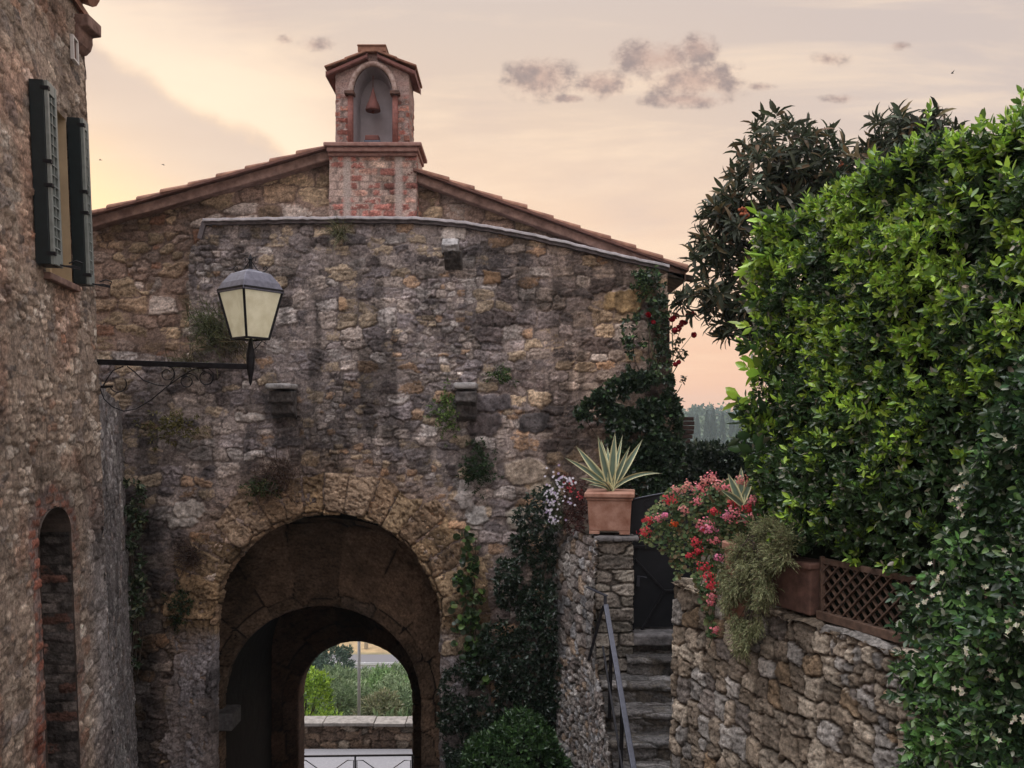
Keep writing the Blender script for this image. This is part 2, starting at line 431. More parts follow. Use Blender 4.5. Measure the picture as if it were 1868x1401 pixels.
def mat_terrain():
    m, nt, b = mat_new('valley_ground'); N = nt.nodes; L = nt.links
    at = N.new('ShaderNodeAttribute'); at.attribute_name = 'col'
    tc = N.new('ShaderNodeTexCoord'); n = N.new('ShaderNodeTexNoise'); n.inputs['Scale'].default_value = .9; n.inputs['Detail'].default_value = 9; n.inputs['Roughness'].default_value = .72
    L.new(tc.outputs['Object'], n.inputs['Vector'])
    r = N.new('ShaderNodeMapRange'); r.inputs[1].default_value = .3; r.inputs[2].default_value = .7; r.inputs[3].default_value = .6; r.inputs[4].default_value = 1.4
    L.new(n.outputs['Fac'], r.inputs[0])
    mx = N.new('ShaderNodeMixRGB'); mx.blend_type = 'MULTIPLY'; mx.inputs[0].default_value = 1
    L.new(at.outputs['Color'], mx.inputs[1]); L.new(r.outputs[0], mx.inputs[2]); L.new(mx.outputs[0], b.inputs['Base Color'])
    bp = N.new('ShaderNodeBump'); bp.inputs['Strength'].default_value = .6; bp.inputs['Distance'].default_value = .2
    L.new(n.outputs['Fac'], bp.inputs['Height']); L.new(bp.outputs[0], b.inputs['Normal'])
    b.inputs['Roughness'].default_value = .95
    return m
M['terrain'] = mat_terrain()

# ------------------------------------------------------------------ masonry styles
ST_GATE = dict(seed=100, sw=.24, rh=.14, small=.40, ml=-.010, ma=.040, dj=.028, jw=.008, hs=.020, rough=.022, lay=.026, tilt=.14, warp=.32, p=5.5, mr=.030, chip=.10, hw=.16, ed=.42, ew=.009,
               pal=[(.29, .25, .245), (.36, .305, .275), (.42, .335, .25), (.22, .192, .195), (.46, .415, .395), (.38, .26, .18), (.14, .115, .112)],
               wt=[3, 3, 2, 1.8, 1.4, .9, 1.0], mc=(.305, .258, .242))
ST_GABLE = dict(seed=210, sw=.36, rh=.19, small=.34, ml=-.018, ma=.020, dj=.030, jw=.014, hs=.030, rough=.026, lay=.016, tilt=.16, warp=.18, p=6.5, mr=.012, chip=.12, hw=.07,
                pal=[(.34, .24, .165), (.41, .305, .205), (.27, .19, .15), (.37, .28, .235), (.48, .40, .35), (.34, .19, .13)],
                wt=[3, 3, 2, 2, 1, 1], mc=(.33, .235, .19))
ST_HOUSE = dict(seed=320, sw=.21, rh=.125, small=.42, ml=-.005, ma=.026, dj=.022, jw=.008, hs=.016, rough=.018, lay=.022, tilt=.14, warp=.30, p=5.5, mr=.024, chip=.08, hw=.16, ed=.42, ew=.009,
                pal=[(.46, .36, .285), (.51, .415, .335), (.36, .28, .22), (.55, .475, .41), (.40, .255, .185), (.26, .215, .19)],
                wt=[3, 3, 2, 2, .6, 1.1], mc=(.40, .31, .25))
ST_LOW = dict(ST_HOUSE, seed=340, sw=.17, rh=.11, pal=[(.34, .32, .32), (.42, .40, .39), (.25, .23, .235), (.31, .26, .24)], wt=[3, 2, 2, 1], mc=(.30, .275, .275))
ST_RIGHT = dict(seed=430, sw=.16, rh=.165, small=.42, ml=-.036, ma=.03, dj=.045, jw=.008, hs=.020, rough=.015, lay=.022, tilt=.10, warp=.18, p=8.0, mr=.02, chip=.06, hw=.11,
                pal=[(.38, .31, .24), (.45, .38, .30), (.30, .24, .18), (.39, .36, .33), (.39, .28, .18), (.25, .215, .19)],
                wt=[3, 3, 2, 2, 1, 1], mc=(.19, .145, .11))
ST_STAIR = dict(ST_RIGHT, seed=460, sw=.17, rh=.14, pal=[(.32, .285, .26), (.40, .37, .345), (.25, .21, .19), (.34, .33, .33), (.36, .27, .2)], wt=[3, 2, 2, 2, 1])
ST_PILLAR = dict(ST_RIGHT, seed=480, sw=.36, rh=.135, small=.1, p=6, warp=.14, ml=-.04, pal=[(.25, .225, .19), (.32, .285, .245), (.20, .175, .15)], wt=[3, 2, 2], mc=(.15, .13, .11))
ST_VOUS = dict(seed=510, sw=.23, rh=.62, layc=.1, hw=.05, ml=-.05, ma=.012, dj=.055, jw=.030, hs=.034, rough=.030, lay=.006, tilt=.12, warp=.05, p=8, jit=.16, wv=.12, chip=.04, pit=.022,
               pal=[(.36, .25, .15), (.41, .295, .185), (.31, .215, .14), (.37, .27, .19)], wt=[3, 2, 2, 1], mc=(.13, .09, .06))
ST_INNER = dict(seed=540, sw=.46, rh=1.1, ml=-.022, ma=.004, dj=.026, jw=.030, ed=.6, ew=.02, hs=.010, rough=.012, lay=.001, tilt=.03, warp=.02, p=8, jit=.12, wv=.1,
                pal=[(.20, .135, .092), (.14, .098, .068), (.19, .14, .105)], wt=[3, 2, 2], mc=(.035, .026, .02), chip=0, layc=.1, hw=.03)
ST_BRICK = dict(seed=610, sw=.245, rh=.074, rowjit=0, jit=.07, wv=.06, p=9, warp=.10, ml=-.005, ma=.014, dj=.014, jw=.012, hs=.012, rough=.010, lay=.004, tilt=.06,
                pal=[(.31, .115, .085), (.25, .09, .07), (.34, .16, .12), (.29, .15, .115), (.19, .085, .07)], wt=[3, 2, 2, 1, 1], mc=(.34, .25, .225), chip=.1, mr=.010, pit=.006)
ST_BRICK_OLD = dict(ST_BRICK, seed=640, ma=.040, ml=.000, sw=.27, rh=.085, warp=.2, jit=.15, pal=[(.33, .14, .115), (.38, .22, .175), (.43, .31, .25), (.28, .115, .095)], wt=[3, 2, 1.5, 1], mc=(.40, .30, .26))
ST_PARAPET = dict(ST_RIGHT, seed=700, sw=.34, rh=.2, pal=[(.22, .155, .11), (.27, .205, .155), (.17, .12, .09), (.30, .25, .2)], wt=[3, 2, 2, 1], mc=(.13, .10, .08))

def wall_patch(name, parent, u0, u1, v0, v1, du, st, to3, mask=None, stain=None, mat='stone', dv=None, extra=None, flip=False):
    nu = max(2, int(round((u1-u0)/du))+1); nv = max(2, int(round((v1-v0)/(dv or du)))+1)
    U, V = np.meshgrid(np.linspace(u0, u1, nu), np.linspace(v0, v1, nv))
    h, c = masonry(U, V, st)
    if extra is not None: h, c = extra(U, V, h, c)
    if stain is not None: c = c*stain(U, V)[..., None]
    X, Y, Z = to3(U, V, h)
    keep = mask(U, V) if mask is not None else None
    return link(name, grid_mesh(name, X, Y, Z, keep, c, flip), M[mat], parent)

# ------------------------------------------------------------------ ground
def terrain_z(x, y):
    z = np.full(np.shape(x), 0.0)
    pts = [(-300, -1.7), (.70, -1.7), (.80, -5.45), (3, -5.5), (9.5, -6.3), (14.2, -6.6), (14.8, -7.40), (19.0, -7.44), (20.0, -8.0), (30, -11.2),
           (62, -20.6), (66, -21.0), (73, -21.0), (80, -21.6), (100, -19.5), (140, -30), (230, -32), (330, -11), (400, .5), (520, -30), (1500, -60)]
    z = np.interp(y, [p[0] for p in pts], [p[1] for p in pts])
    far = ss(y, 150, 300)
    z = z+far*((fbm(x/60, y/60, 3, 3)-.5)*7 - (x-95)*.035*ss(y, 300, 400)*(np.abs(x) < 500))
    z = z+ss(y, 19, 24)*(1-ss(y, 55, 61))*(fbm(x/4, y/4, 3, 5)-.5)*1.0
    return z
xs = np.concatenate([np.linspace(-900, -60, 30)[:-1], np.linspace(-60, -12, 40)[:-1], np.linspace(-12, 12, 70)[:-1], np.linspace(12, 60, 40)[:-1], np.linspace(60, 160, 60)[:-1], np.linspace(160, 900, 26)])
ys = np.concatenate([np.linspace(-300, .70, 20), np.linspace(.80, 14.6, 50), np.linspace(14.8, 64, 110), np.linspace(65, 140, 70), np.linspace(143, 520, 110), np.linspace(540, 1500, 16)])
TX, TY = np.meshgrid(xs, ys); TZ = terrain_z(TX, TY)
tcol = np.zeros(TX.shape+(3,)); tcol[:] = (.15, .13, .12)
def setc(mask, c): tcol[mask] = c
setc(TY > 19, (.10, .12, .05)); setc(TY > 60, (.16, .15, .08)); setc(TY > 73, (.33, .235, .12)); setc(TY > 150, (.09, .12, .06))
link('terrain', grid_mesh('terrain', TX, TY, TZ, None, tcol), M['terrain']); bpy.data.objects['terrain']['kind'] = 'structure'

mb = MB(); mb.box((-6, 16.55, -7.40), (60, 3.2, .02)); o = mb.build('road', M['road']); o['kind'] = 'structure'
mb = MB(); mb.box((-6, 17.55, -7.36), (60, 1.10, .10)); o = mb.build('kerb', M['kerb'], bevel=.01); o['kind'] = 'structure'
mb = MB(); mb.box((0, 69.5, -20.95), (400, 5.6, .06)); o = mb.build('valley_road', M['road']); o['kind'] = 'structure'
mb = MB(); mb.box((-1.4, 9.0, -6.25), (6, 8.6, .06)); 

# garden terrace behind the right-hand wall
mb = MB()
gp = [(1.95, 7.35), (1.98, 9.05), (1.30, 9.1), (1.30, 10.2), (2.0, 10.9), (2.0, 13.5), (14, 13.5), (14, 0.6), (4.75, 0.6)]
n = len(gp); mb.add([(x, y, -1.62) for x, y in gp]+[(x, y, -7.2) for x, y in gp],
    [tuple(range(n))[::-1], tuple(range(n, 2*n))]+[(i, (i+1) % n, n+(i+1) % n, n+i) for i in range(n)])
o = mb.build('garden_ground', M['soil']); o['kind'] = 'structure'

# ------------------------------------------------------------------ the gate building
GY = 10.0
gate = thing('gate_building', 'old stone town gate with arched passage, tiled gable roof and small brick bell gable', 'gatehouse', (-2.25, 10, -6.3))
ocx, orr, ozs = PX(597, GY), 207/150.0, PZ(1144, GY)      # outer arch
YI = 11.5
icx, irr, izs = PX(587, YI), 181/F*YI, PZ(1288, YI)              # recessed arch
YO = 14.1
fcx, frr, fzs = PX(648, YO), 104/F*YO, PZ(1276, YO)               # far arch
FLOOR = -6.9
top_px = np.array([(150, 640), (230, 640), (300, 650), (343, 655), (344, 470), (346, 450), (366, 436), (376, 402), (470, 403), (560, 401), (640, 399), (760, 402), (850, 410), (960, 430), (1080, 457), (1218, 489)], float)
def front_mask(U, V):
    px = U*150+CX; py = HY-V*150
    top = np.interp(px, top_px[:, 0], top_px[:, 1])
    right = 1218+np.clip((py-487)/233, 0, 1)*9+np.where(py > 724+4*np.sin(px), 13, 0)
    k = (py > top-1) & (px < right)
    arch = ((U-ocx)**2+(V-ozs)**2 < (orr+.10)**2) & (V > ozs) | ((np.abs(U-ocx) < orr+.10) & (V <= ozs))
    return k & ~arch
def gate_stain(U, V):
    px = U*150+CX; py = HY-V*150
    st = fbm(px/34, py/330, 4, 900)
    s = 1-.50*ss(st, .53, .66)*ss(py, 425, 520)*(1-.7*ss(py, 800, 900))
    s = s*(1-.5*ss(fbm(px/120, py/120, 4, 905), .52, .68))
    s = s*(1-.68*ss(-px, -345, -265)*ss(py, 800, 980)*(1-.8*ss(px, 270, 330)*ss(py, 1240, 1300)))          # darker left foot
    s = s*(1+.35*ss(fbm(px/60, py/45, 3, 911), .55, .72))
    return s
def gate_bulge(U, V, h, c):
    h = h+.05*(fbm(U*.6, V*.6, 3, 930)-.5)
    px = U*150+CX; py = HY-V*150
    # ochre tint near the arch, pale big stones right of the arch
    d = np.sqrt((U-ocx)**2+(np.maximum(V, ozs)-ozs)**2)
    t = (1-ss(d, orr+.5, orr+.95))[..., None]*.55
    c = lerp(c, c*np.array((1.22, 1.0, .78)), t)
    c = lerp(c, c*np.array((1.12, .98, .84)), (ss(px, 850, 1100)*.8)[..., None])
    # stepped-back joint along the top
    # a few large dark / pale blocks
    for (bx, by, rx, ry, col) in ((975, 771, 30, 18, (.085, .075, .075)), (885, 775, 34, 22, (.12, .10, .10)), (880, 735, 60, 18, (.13, .115, .12)), (1135, 548, 36, 22, (.40, .27, .14)), (895, 505, 18, 14, (.44, .28, .17)),
                                  (870, 940, 22, 20, (.50, .47, .45)), (848, 905, 16, 28, (.42, .38, .36)), (622, 552, 10, 13, (.50, .34, .22)),
                                  (330, 950, 30, 16, (.40, .36, .33)), (455, 762, 28, 10, (.46, .41, .38)), (345, 930, 30, 16, (.47, .42, .38)), (945, 945, 22, 20, (.44, .39, .33)), (990, 890, 26, 20, (.42, .35, .27)),
                                  (830, 425, 24, 16, (.46, .41, .38)), (960, 860, 40, 24, (.42, .34, .27)), ):
        wx = px+(fbm(px/14, py/14, 3, 940)-.5)*18; wy = py+(fbm(px/14, py/14, 3, 950)-.5)*14
        q = (np.abs((wx-bx)/rx)**3.4+np.abs((wy-by)/ry)**3.4)**(1/3.4)
        m = 1-ss(q, .86, 1.0); jn = ss(q, .86, 1.02)*(1-ss(q, 1.02, 1.3))
        tex = (fbm(U*18, V*18, 4, 960)-.5)
        h = lerp(h, .012+tex*.040, m*.9)-jn*.022
        c = lerp(c, np.array(col)*(1+1.2*tex)[..., None], m[..., None])
    return h, c
wall_patch('front_wall', gate, PX(150, GY), PX(1246, GY), -6.6, PZ(398, GY), .0135, ST_GATE, lambda u, v, h: (u, GY-h, v), front_mask, gate_stain, extra=gate_bulge)

# solid masonry behind the faces (gives the walls their thickness and the passage its vault)
def notch(cx, r, zs, n=28):
    pts = [(cx+r, FLOOR)]
    for i in range(n+1):
        a = math.pi*i/n; pts.append((cx+r*math.cos(a), zs+r*math.sin(a)))
    pts.append((cx-r, FLOOR)); return pts
mb = MB()
def pz(px, py, Y=GY): return (PX(px, Y), PZ(py, Y))
out = [(PX(150, GY), FLOOR), pz(150, 646), pz(300, 658), pz(346, 662), pz(347, 455), pz(378, 406), pz(560, 406), pz(760, 407), pz(850, 415), pz(960, 435), pz(1080, 462), pz(1214, 493), pz(1222, 722), pz(1236, 730), (PX(1236, GY), FLOOR)]
mb.prism(out+notch(ocx, orr+.03, ozs), GY+.085, GY+.17)
mb.build('wall_core', M['core'], gate)
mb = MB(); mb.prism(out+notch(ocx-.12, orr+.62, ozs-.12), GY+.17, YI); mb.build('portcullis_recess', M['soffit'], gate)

# U shaped rings of dressed stone: s runs up one jamb, over the arch and down the other
def ring(name, cx, r0, zs, Yf, width, depth, st, du, col_fn=None, mat='stone', base=FLOOR, wfun=None):
    jl = zs-base; Ls = 2*jl+math.pi*r0
    s = np.linspace(0, Ls, int(Ls/du)); t = np.concatenate([np.linspace(-depth, 0, max(3, int(depth/(du*1.5)))), np.linspace(du, width, int(width/du))])
    S, T = np.meshgrid(s, t)
    h, c = masonry(S, T+st.get('toff', 0), st)
    if col_fn is not None: h, c = col_fn(S, T, h, c, jl, Ls)
    a = np.clip((S-jl)/r0, 0, math.pi)
    R = r0+np.maximum(T, 0)
    inner = T < 0
    rr = np.where(inner, r0-h*.8, R); yy = np.where(inner, Yf-T, Yf-h)
    edge = np.exp(-(T/.03)**2)*.012                         # worn arris
    rr = rr+edge; yy = yy+edge
    if wfun is not None: keep = T < wfun(S)
    else: keep = None
    X = cx+rr*np.cos(a); Z = zs+rr*np.sin(a)
    Z = np.where(S < jl, base+S, Z); Z = np.where(S > Ls-jl, base+(Ls-S), Z)
    X = np.where(S < jl, cx+rr, X); X = np.where(S > Ls-jl, cx-rr, X)
    return link(name, grid_mesh(name, X, yy, Z, keep, c), M[mat], gate)
def vous_col(S, T, h, c, jl, Ls):
    # jambs in larger grey blocks, arch in ochre wedges
    st2 = dict(ST_GATE, seed=560, sw=.30, rh=.42, small=0, warp=.16, p=4, pal=[(.36, .33, .34), (.30, .26, .25), (.36, .28, .2)], wt=[3, 2, 1.4])
    h2_, c2 = masonry(S, T, st2)
    j = ((1-ss(S, jl-.25, jl+.05))+ss(S, Ls-jl-.05, Ls-jl+.25))[...]
    low = 1-ss(np.minimum(S, Ls-S), 2.3, 2.9)
    h = lerp(h, h2_, j); c = lerp(c, c2, j[..., None])
    n = fbm(S*3, T*3, 4, 571)
    c = c*(1-.5*ss(n, .55, .75))[..., None]
    pit = ss(fbm(S*26, T*26, 3, 575), .60, .72)
    h = h-pit*.018
    return h+.02, c
wn = lambda S: .42+.26*vn(S/.23, S*0, 580)+.05*fbm(S*14, S*0, 2, 581)
ring('arch_voussoirs', ocx, orr, ozs, GY-.005, .72, .15, ST_VOUS, .013, vous_col, wfun=wn)
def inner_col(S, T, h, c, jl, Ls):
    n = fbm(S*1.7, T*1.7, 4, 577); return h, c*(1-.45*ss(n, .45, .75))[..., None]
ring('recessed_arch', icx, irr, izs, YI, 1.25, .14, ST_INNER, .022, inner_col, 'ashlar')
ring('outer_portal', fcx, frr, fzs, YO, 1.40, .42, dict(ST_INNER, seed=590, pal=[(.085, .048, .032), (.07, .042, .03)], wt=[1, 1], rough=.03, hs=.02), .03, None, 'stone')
# body of the house with the vaulted passage cut through it
gx = lambda px: PX(px, 10.3)
def rl(px): return (-.2857*(px-600)+275 if px < 655 else .366*(px-762)+315)
body = [(-7.2, FLOOR), (-7.2, PZ(rl(CX-7.2*F/10.3)+26, 10.3)), (gx(654), PZ(rl(654)+26, 10.3)), (gx(656), PZ(rl(656)+26, 10.3)), (gx(1214), PZ(rl(1214)+26, 10.3)), (gx(1214), FLOOR)]
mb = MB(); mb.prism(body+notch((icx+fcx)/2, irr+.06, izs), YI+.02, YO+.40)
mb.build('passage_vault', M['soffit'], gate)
mb = MB(); mb.box((icx-irr+.02, YI+.02, PZ(1310, YI)), (.34, .40, .24))
mb.build('impost_block', mat_simple('pale_impost', (.17, .16, .16), .9, var=.5, scale=14, bump=.9, dist=.03), gate, .02)

# gable wall
def gable_mask(U, V):
    px = U*F/10.3+CX; py = HY-V*F/10.3
    rl_ = np.where(px < 655, -.2857*(px-600)+275, .366*(px-762)+315)
    low = np.where(px < 360, 700, 470)
    return (py > rl_+14) & (py < low)
wall_patch('gable_wall', gate, gx(120), gx(1210), PZ(700, 10.3), PZ(262, 10.3), .015, ST_GABLE, lambda u, v, h: (u, 10.3-h, v), gable_mask,
           lambda U, V: 1-.3*ss(fbm(U*1.3, V*1.3, 3, 220), .55, .75))
mb = MB(); mb.prism([(gx(120), PZ(705, 10.3)), (gx(120), PZ(rl(120)+16, 10.3)), (gx(654), PZ(rl(654)+16, 10.3)), (gx(656), PZ(rl(656)+16, 10.3)), (gx(1210), PZ(rl(1210)+16, 10.3)), (gx(1210), PZ(705, 10.3))], 10.38, YI)
mb.build('gable_core', M['core'], gate)

# capping along the top of the front wall: thin pale mortar lip over a dark strip painted as its shadow
cap_px = [(374, 404), (470, 402), (560, 401), (640, 400), (760, 401), (850, 409), (960, 429), (1080, 456), (1150, 473), (1219, 488)]
def strip(mb, pts, y0, y1, t0, t1, jitter=0):
    """band following pts (x,z): from z+t0 to z+t1, between y0 and y1"""
    k = len(pts); vs = []; fs = []
    for (x, z) in pts:
        j = random.uniform(-jitter, jitter)
        vs += [(x, y0+j, z+t0), (x, y1, z+t0), (x, y1, z+t1), (x, y0+j, z+t1)]
    for i in range(k-1):
        a, b = 4*i, 4*i+4
        for q in range(4):
            q2 = (q+1) % 4; fs.append((a+q, b+q, b+q2, a+q2))
    fs.append((3, 2, 1, 0)); e = 4*(k-1); fs.append((e, e+1, e+2, e+3))
    mb.add(vs, fs)
def dense(pts, step=.06, wob=.006):
    d = []; P2 = [pz(*p) for p in pts]; X = np.array([p[0] for p in P2]); Z = np.array([p[1] for p in P2])
    for x in np.arange(X[0], X[-1]+step, step): x = min(x, X[-1]); d.append((x, float(np.interp(x, X, Z))+random.uniform(-wob, wob)))
    return d
dp = dense(cap_px)
mb = MB(); strip(mb, dp, GY-.075, GY+.36, -.012, .022, .008); o = mb.build('capping', M['capping'], gate, .006)
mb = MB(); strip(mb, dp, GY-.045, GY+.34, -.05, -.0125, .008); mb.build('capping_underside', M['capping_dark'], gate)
mb = MB(); mb.bar((*(np.array(P(373, 404, GY-.03))),), (*np.array(P(364, 436, GY-.03)),), .06, .035, (0, 1, 0)); mb.build('capping_return', M['capping_dark'], gate, .006)

# roof
roof_y0, roof_y1 = 10.10, 14.3
def slope_pts(pa, pb, off): return [(gx(p), PZ(rl(p)+off, 10.3)) for p in np.linspace(pa, pb, 14)]
mb = MB()
strip(mb, [(x, z+random.uniform(-.006, .006)) for x, z in slope_pts(20, 606, 0)], roof_y0+.05, roof_y1, -.17, -.045)
strip(mb, slope_pts(757, 1246, 0), roof_y0+.05, roof_y1, -.16, -.045)
roof = mb.build('roof', M['verge'], gate, .012)
mb = MB(); strip(mb, slope_pts(20, 606, 0), roof_y0-.02, roof_y1, -.043, -.015); strip(mb, slope_pts(757, 1250, 0), roof_y0-.02, roof_y1, -.043, -.015)
mb.build('roof_sheathing', mat_simple('tile_bed', (.15, .075, .06), .9, var=.3), roof)
def tile_rows(mb, pa, pb, cols, ycol0, dyc, flip):
    step = 0.33; xa, xb = gx(pa), gx(pb); ln = abs(xb-xa)
    sl = (PZ(rl(pb), 10.3)-PZ(rl(pa), 10.3))/(xb-xa)
    k = int(ln/step)+1
    for c in range(cols):
        yc = ycol0+c*dyc
        for i in range(k):
            lnj = random.uniform(-.03, .03)
            # tile from lower end to upper end; lower end lifted over the tile below
            x0 = xa+np.sign(xb-xa)*(i*step+lnj); x1 = x0+np.sign(xb-xa)*(step+.07)
            z0 = PZ(rl(pa), 10.3)+sl*(x0-xa)+.030+random.uniform(-.006, .010); z1 = PZ(rl(pa), 10.3)+sl*(x1-xa)+.002
            r0, r1 = .085, .068
            vs = []; fs = []; n = 8; jy = random.uniform(-.012, .012)
            for (x, z, r) in ((x0, z0, r0), (x1, z1, r1)):
                for th in (0, .016):
                    for q in range(n+1):
                        a = math.pi*q/n
                        vs.append((x, yc+jy+(r-th)*math.cos(a), z-.04+(r-th)*math.sin(a)*.75))
            w = n+1
            for q in range(n):
                fs += [(q, q+1, 2*w+q+1, 2*w+q), (w+q+1, w+q, 3*w+q, 3*w+q+1), (q+1, q, w+q, w+q+1), (2*w+q, 2*w+q+1, 3*w+q+1, 3*w+q)]
            for q in (0, n): fs.append((q, 2*w+q, 3*w+q, w+q))
            mb.add(vs, fs)
mb = MB()
tile_rows(mb, 20, 585, 5, roof_y0+.06, .19, False); mb.build('roof_tiles', M['tile'], roof, smooth=False)
mb = MB(); tile_rows(mb, 1252, 780, 5, roof_y0+.06, .19, True); mb.build('roof_tiles', M['tile'], roof, smooth=False)
mb = MB(); mb.bar((gx(1200), 10.2, PZ(500, 10.3)), (gx(1262), 10.2, PZ(512, 10.3)), .10, .07); mb.build('rafter_end', M['bark'], roof, .008); mb = MB(); mb.bar((gx(1200), 12.0, PZ(500, 10.3)), (gx(1262), 12.0, PZ(512, 10.3)), .10, .07)
mb.build('rafter_end', M['bark'], roof, .008)

# corbels: weathered stone brackets, built as displaced lumps standing out of the wall
def lump(name, mat, px, py, w, hgt, out_fn, seed):
    c = P(px, py, GY); nu, nv = 22, 30
    U, V = np.meshgrid(np.linspace(-1, 1, nu), np.linspace(0, 1, nv))
    side = np.clip((1-np.abs(U))/.12, 0, 1)**.5
    prof = np.interp(V, *out_fn)
    d = prof*side+(fbm(U*4+seed, V*5, 4, seed)-.5)*.05*side
    X = c[0]+np.clip(U, -.88, .88)/.88*w/2*(1+.10*(fbm(V*5, U*0+seed, 2, seed+3)-.5)); Z = c[2]-V*hgt+(fbm(U*3, V*3, 2, seed+5)-.5)*.02
    return link(name, grid_mesh(name, X, GY+.04-d, Z), mat, gate)
cm = mat_simple('dark_corbel_stone', (.065, .058, .06), .92, var=.5, scale=14, bump=.8, col2=(.15, .135, .13), dist=.03)
cp = mat_simple('pale_corbel_stone', (.26, .25, .25), .9, var=.5, scale=12, bump=.8, col2=(.46, .44, .43), dist=.03)
lump('corbel', cm, 520, 712, .28, .34, ([0, .04, .42, .5, .8, 1], [.05, .27, .25, .17, .15, 0]), 3)
mb = MB(); mb.box((PX(520, GY), GY-.13, PZ(706, GY)), (.31, .36, .065)); mb.build('corbel_slab', cp, gate, .025, seg=3)
lump('corbel', cm, 852, 712, .25, .40, ([0, .04, .36, .48, .8, 1], [.05, .30, .30, .16, .14, 0]), 7)
mb = MB(); mb.box((PX(851, GY), GY-.12, PZ(705, GY)), (.28, .32, .08)); mb.build('corbel_slab', cp, gate, .03, seg=3)
lump('corbel', cp, 823, 436, .20, .20, ([0, .1, .6, 1], [.05, .16, .30, .26]), 11)
lump('corbel', cm, 828, 462, .21, .22, ([0, .1, .5, 1], [.2, .30, .22, 0]), 13)

# ------------------------------------------------------------------ bell gable (part of the gate)
BY = 10.16; kb = F/BY
def bx(px): return (px-CX)/kb
def bz(py): return (HY-py)/kb
bell_gable = link('bell_gable', bpy.data.meshes.new('bell_gable'), M['brick'], gate)
def sub(o):
    o.parent = bell_gable; o.location = (0, 0, 0); return o
def brick_box(name, x0, x1, z0, z1, yf, yb, st, mask=None, du=.010, extra=None):
    """front face and both flanks in one masonry sheet, wrapped round the corners"""
    d = yb-yf
    u0, u1 = x0-d, x1+d
    def to3(u, v, h):
        X = np.clip(u, x0, x1); Y = np.full_like(u, yf)-h
        le = u < x0; ri = u > x1
        X = np.where(le, x0-h, X); Y = np.where(le, yf+(x0-u), Y)
        X = np.where(ri, x1+h, X); Y = np.where(ri, yf+(u-x1), Y)
        return X, Y, v
    return sub(wall_patch(name, None, u0, u1, z0, z1, du, st, to3, mask, mat='brick', extra=extra))
ncx, nhw, nzs, nzb = bx(680.5), (bx(716)-bx(645))/2, bz(178), bz(268)
def niche_in(U, V, g=0.0):
    # slightly pointed round arch
    ry = bz(122)-nzs
    return ((np.abs(U-ncx) < nhw+g) & (V <= nzs) & (V > nzb)) | (((U-ncx)/(nhw+g))**2+((V-nzs)/(ry+g))**2 < 1) & (V > nzs)
def gable_plaster(U, V, h, c):
    # pinkish lime plaster left on the head of the shrine, bricks bare lower down
    m = ss(V+(fbm(U*6, V*6, 4, 651)-.5)*.5, bz(185), bz(165))*.85
    m = np.maximum(m, .6*ss(fbm(U*5, V*5, 4, 652), .62, .70))
    mc = np.array((.31, .225, .205))*(1+.7*(fbm(U*16, V*16, 4, 653)-.5))[..., None]
    return lerp(h, .004+(fbm(U*20, V*20, 3, 654)-.5)*.01, m), lerp(c, mc, m[..., None])
def bell_mask(U, V):
    roofz = bz(97)-np.abs(U-bx(680))*.42
    return (V < roofz+.02) & ~niche_in(U, V)
def quoins(U, V, h, c):
    # brick corners, mortar joints and old infill between them
    px = U*kb+CX
    e = np.minimum(np.abs(px-600), np.abs(px-762))
    m = ss(e, 24, 30)*(1-ss(e, 38, 44))
    mc = np.array((.40, .34, .31))*(1+.4*(fbm(U*30, V*30, 3, 12)-.5))[..., None]
    return lerp(h, np.full_like(h, .002), m*.8), lerp(c, mc, (m*.8)[..., None])
brick_box('pier', bx(602), bx(761), bz(402), bz(285), BY-.03, BY+.55, ST_BRICK_OLD, None, .011, quoins)
brick_box('niche_wall', bx(612), bx(746), bz(270), bz(88), BY, BY+.52, ST_BRICK, bell_mask, .0095, gable_plaster)
# solid back of the shrine with the plastered recess
mb = MB(); nn = 16
arc = [(ncx+nhw*math.cos(a), nzs+(bz(122)-nzs)*math.sin(a)) for a in np.linspace(0, math.pi, nn+1)]
openp = [(ncx+nhw, nzb)]+arc+[(ncx-nhw, nzb)]
k = len(openp); vs = []; fs = []
for (x, z) in openp: vs.append((x, BY-.005, z))
for (x, z) in openp: vs.append((ncx+(x-ncx)*.86, BY+.28, z if z < nzs else nzs+(z-nzs)*.9))
for i in range(k):
    j = (i+1) % k; fs.append((i, j, k+j, k+i))
fs.append(tuple(range(k, 2*k)))
mb.add(vs, fs); sub(mb.build('niche_plaster', M['plaster']))
mb = MB(); mb.prism([(bx(613), bz(268)), (bx(613), bz(130)), (bx(680), bz(100)), (bx(745), bz(130)), (bx(745), bz(268))], BY+.30, BY+.51); sub(mb.build('niche_back', M['core']))
mb = MB(); mb.prism([(bx(604), bz(400)), (bx(604), bz(286)), (bx(759), bz(286)), (bx(759), bz(400))], BY+.02, BY+.54); sub(mb.build('pier_core', M['core']))
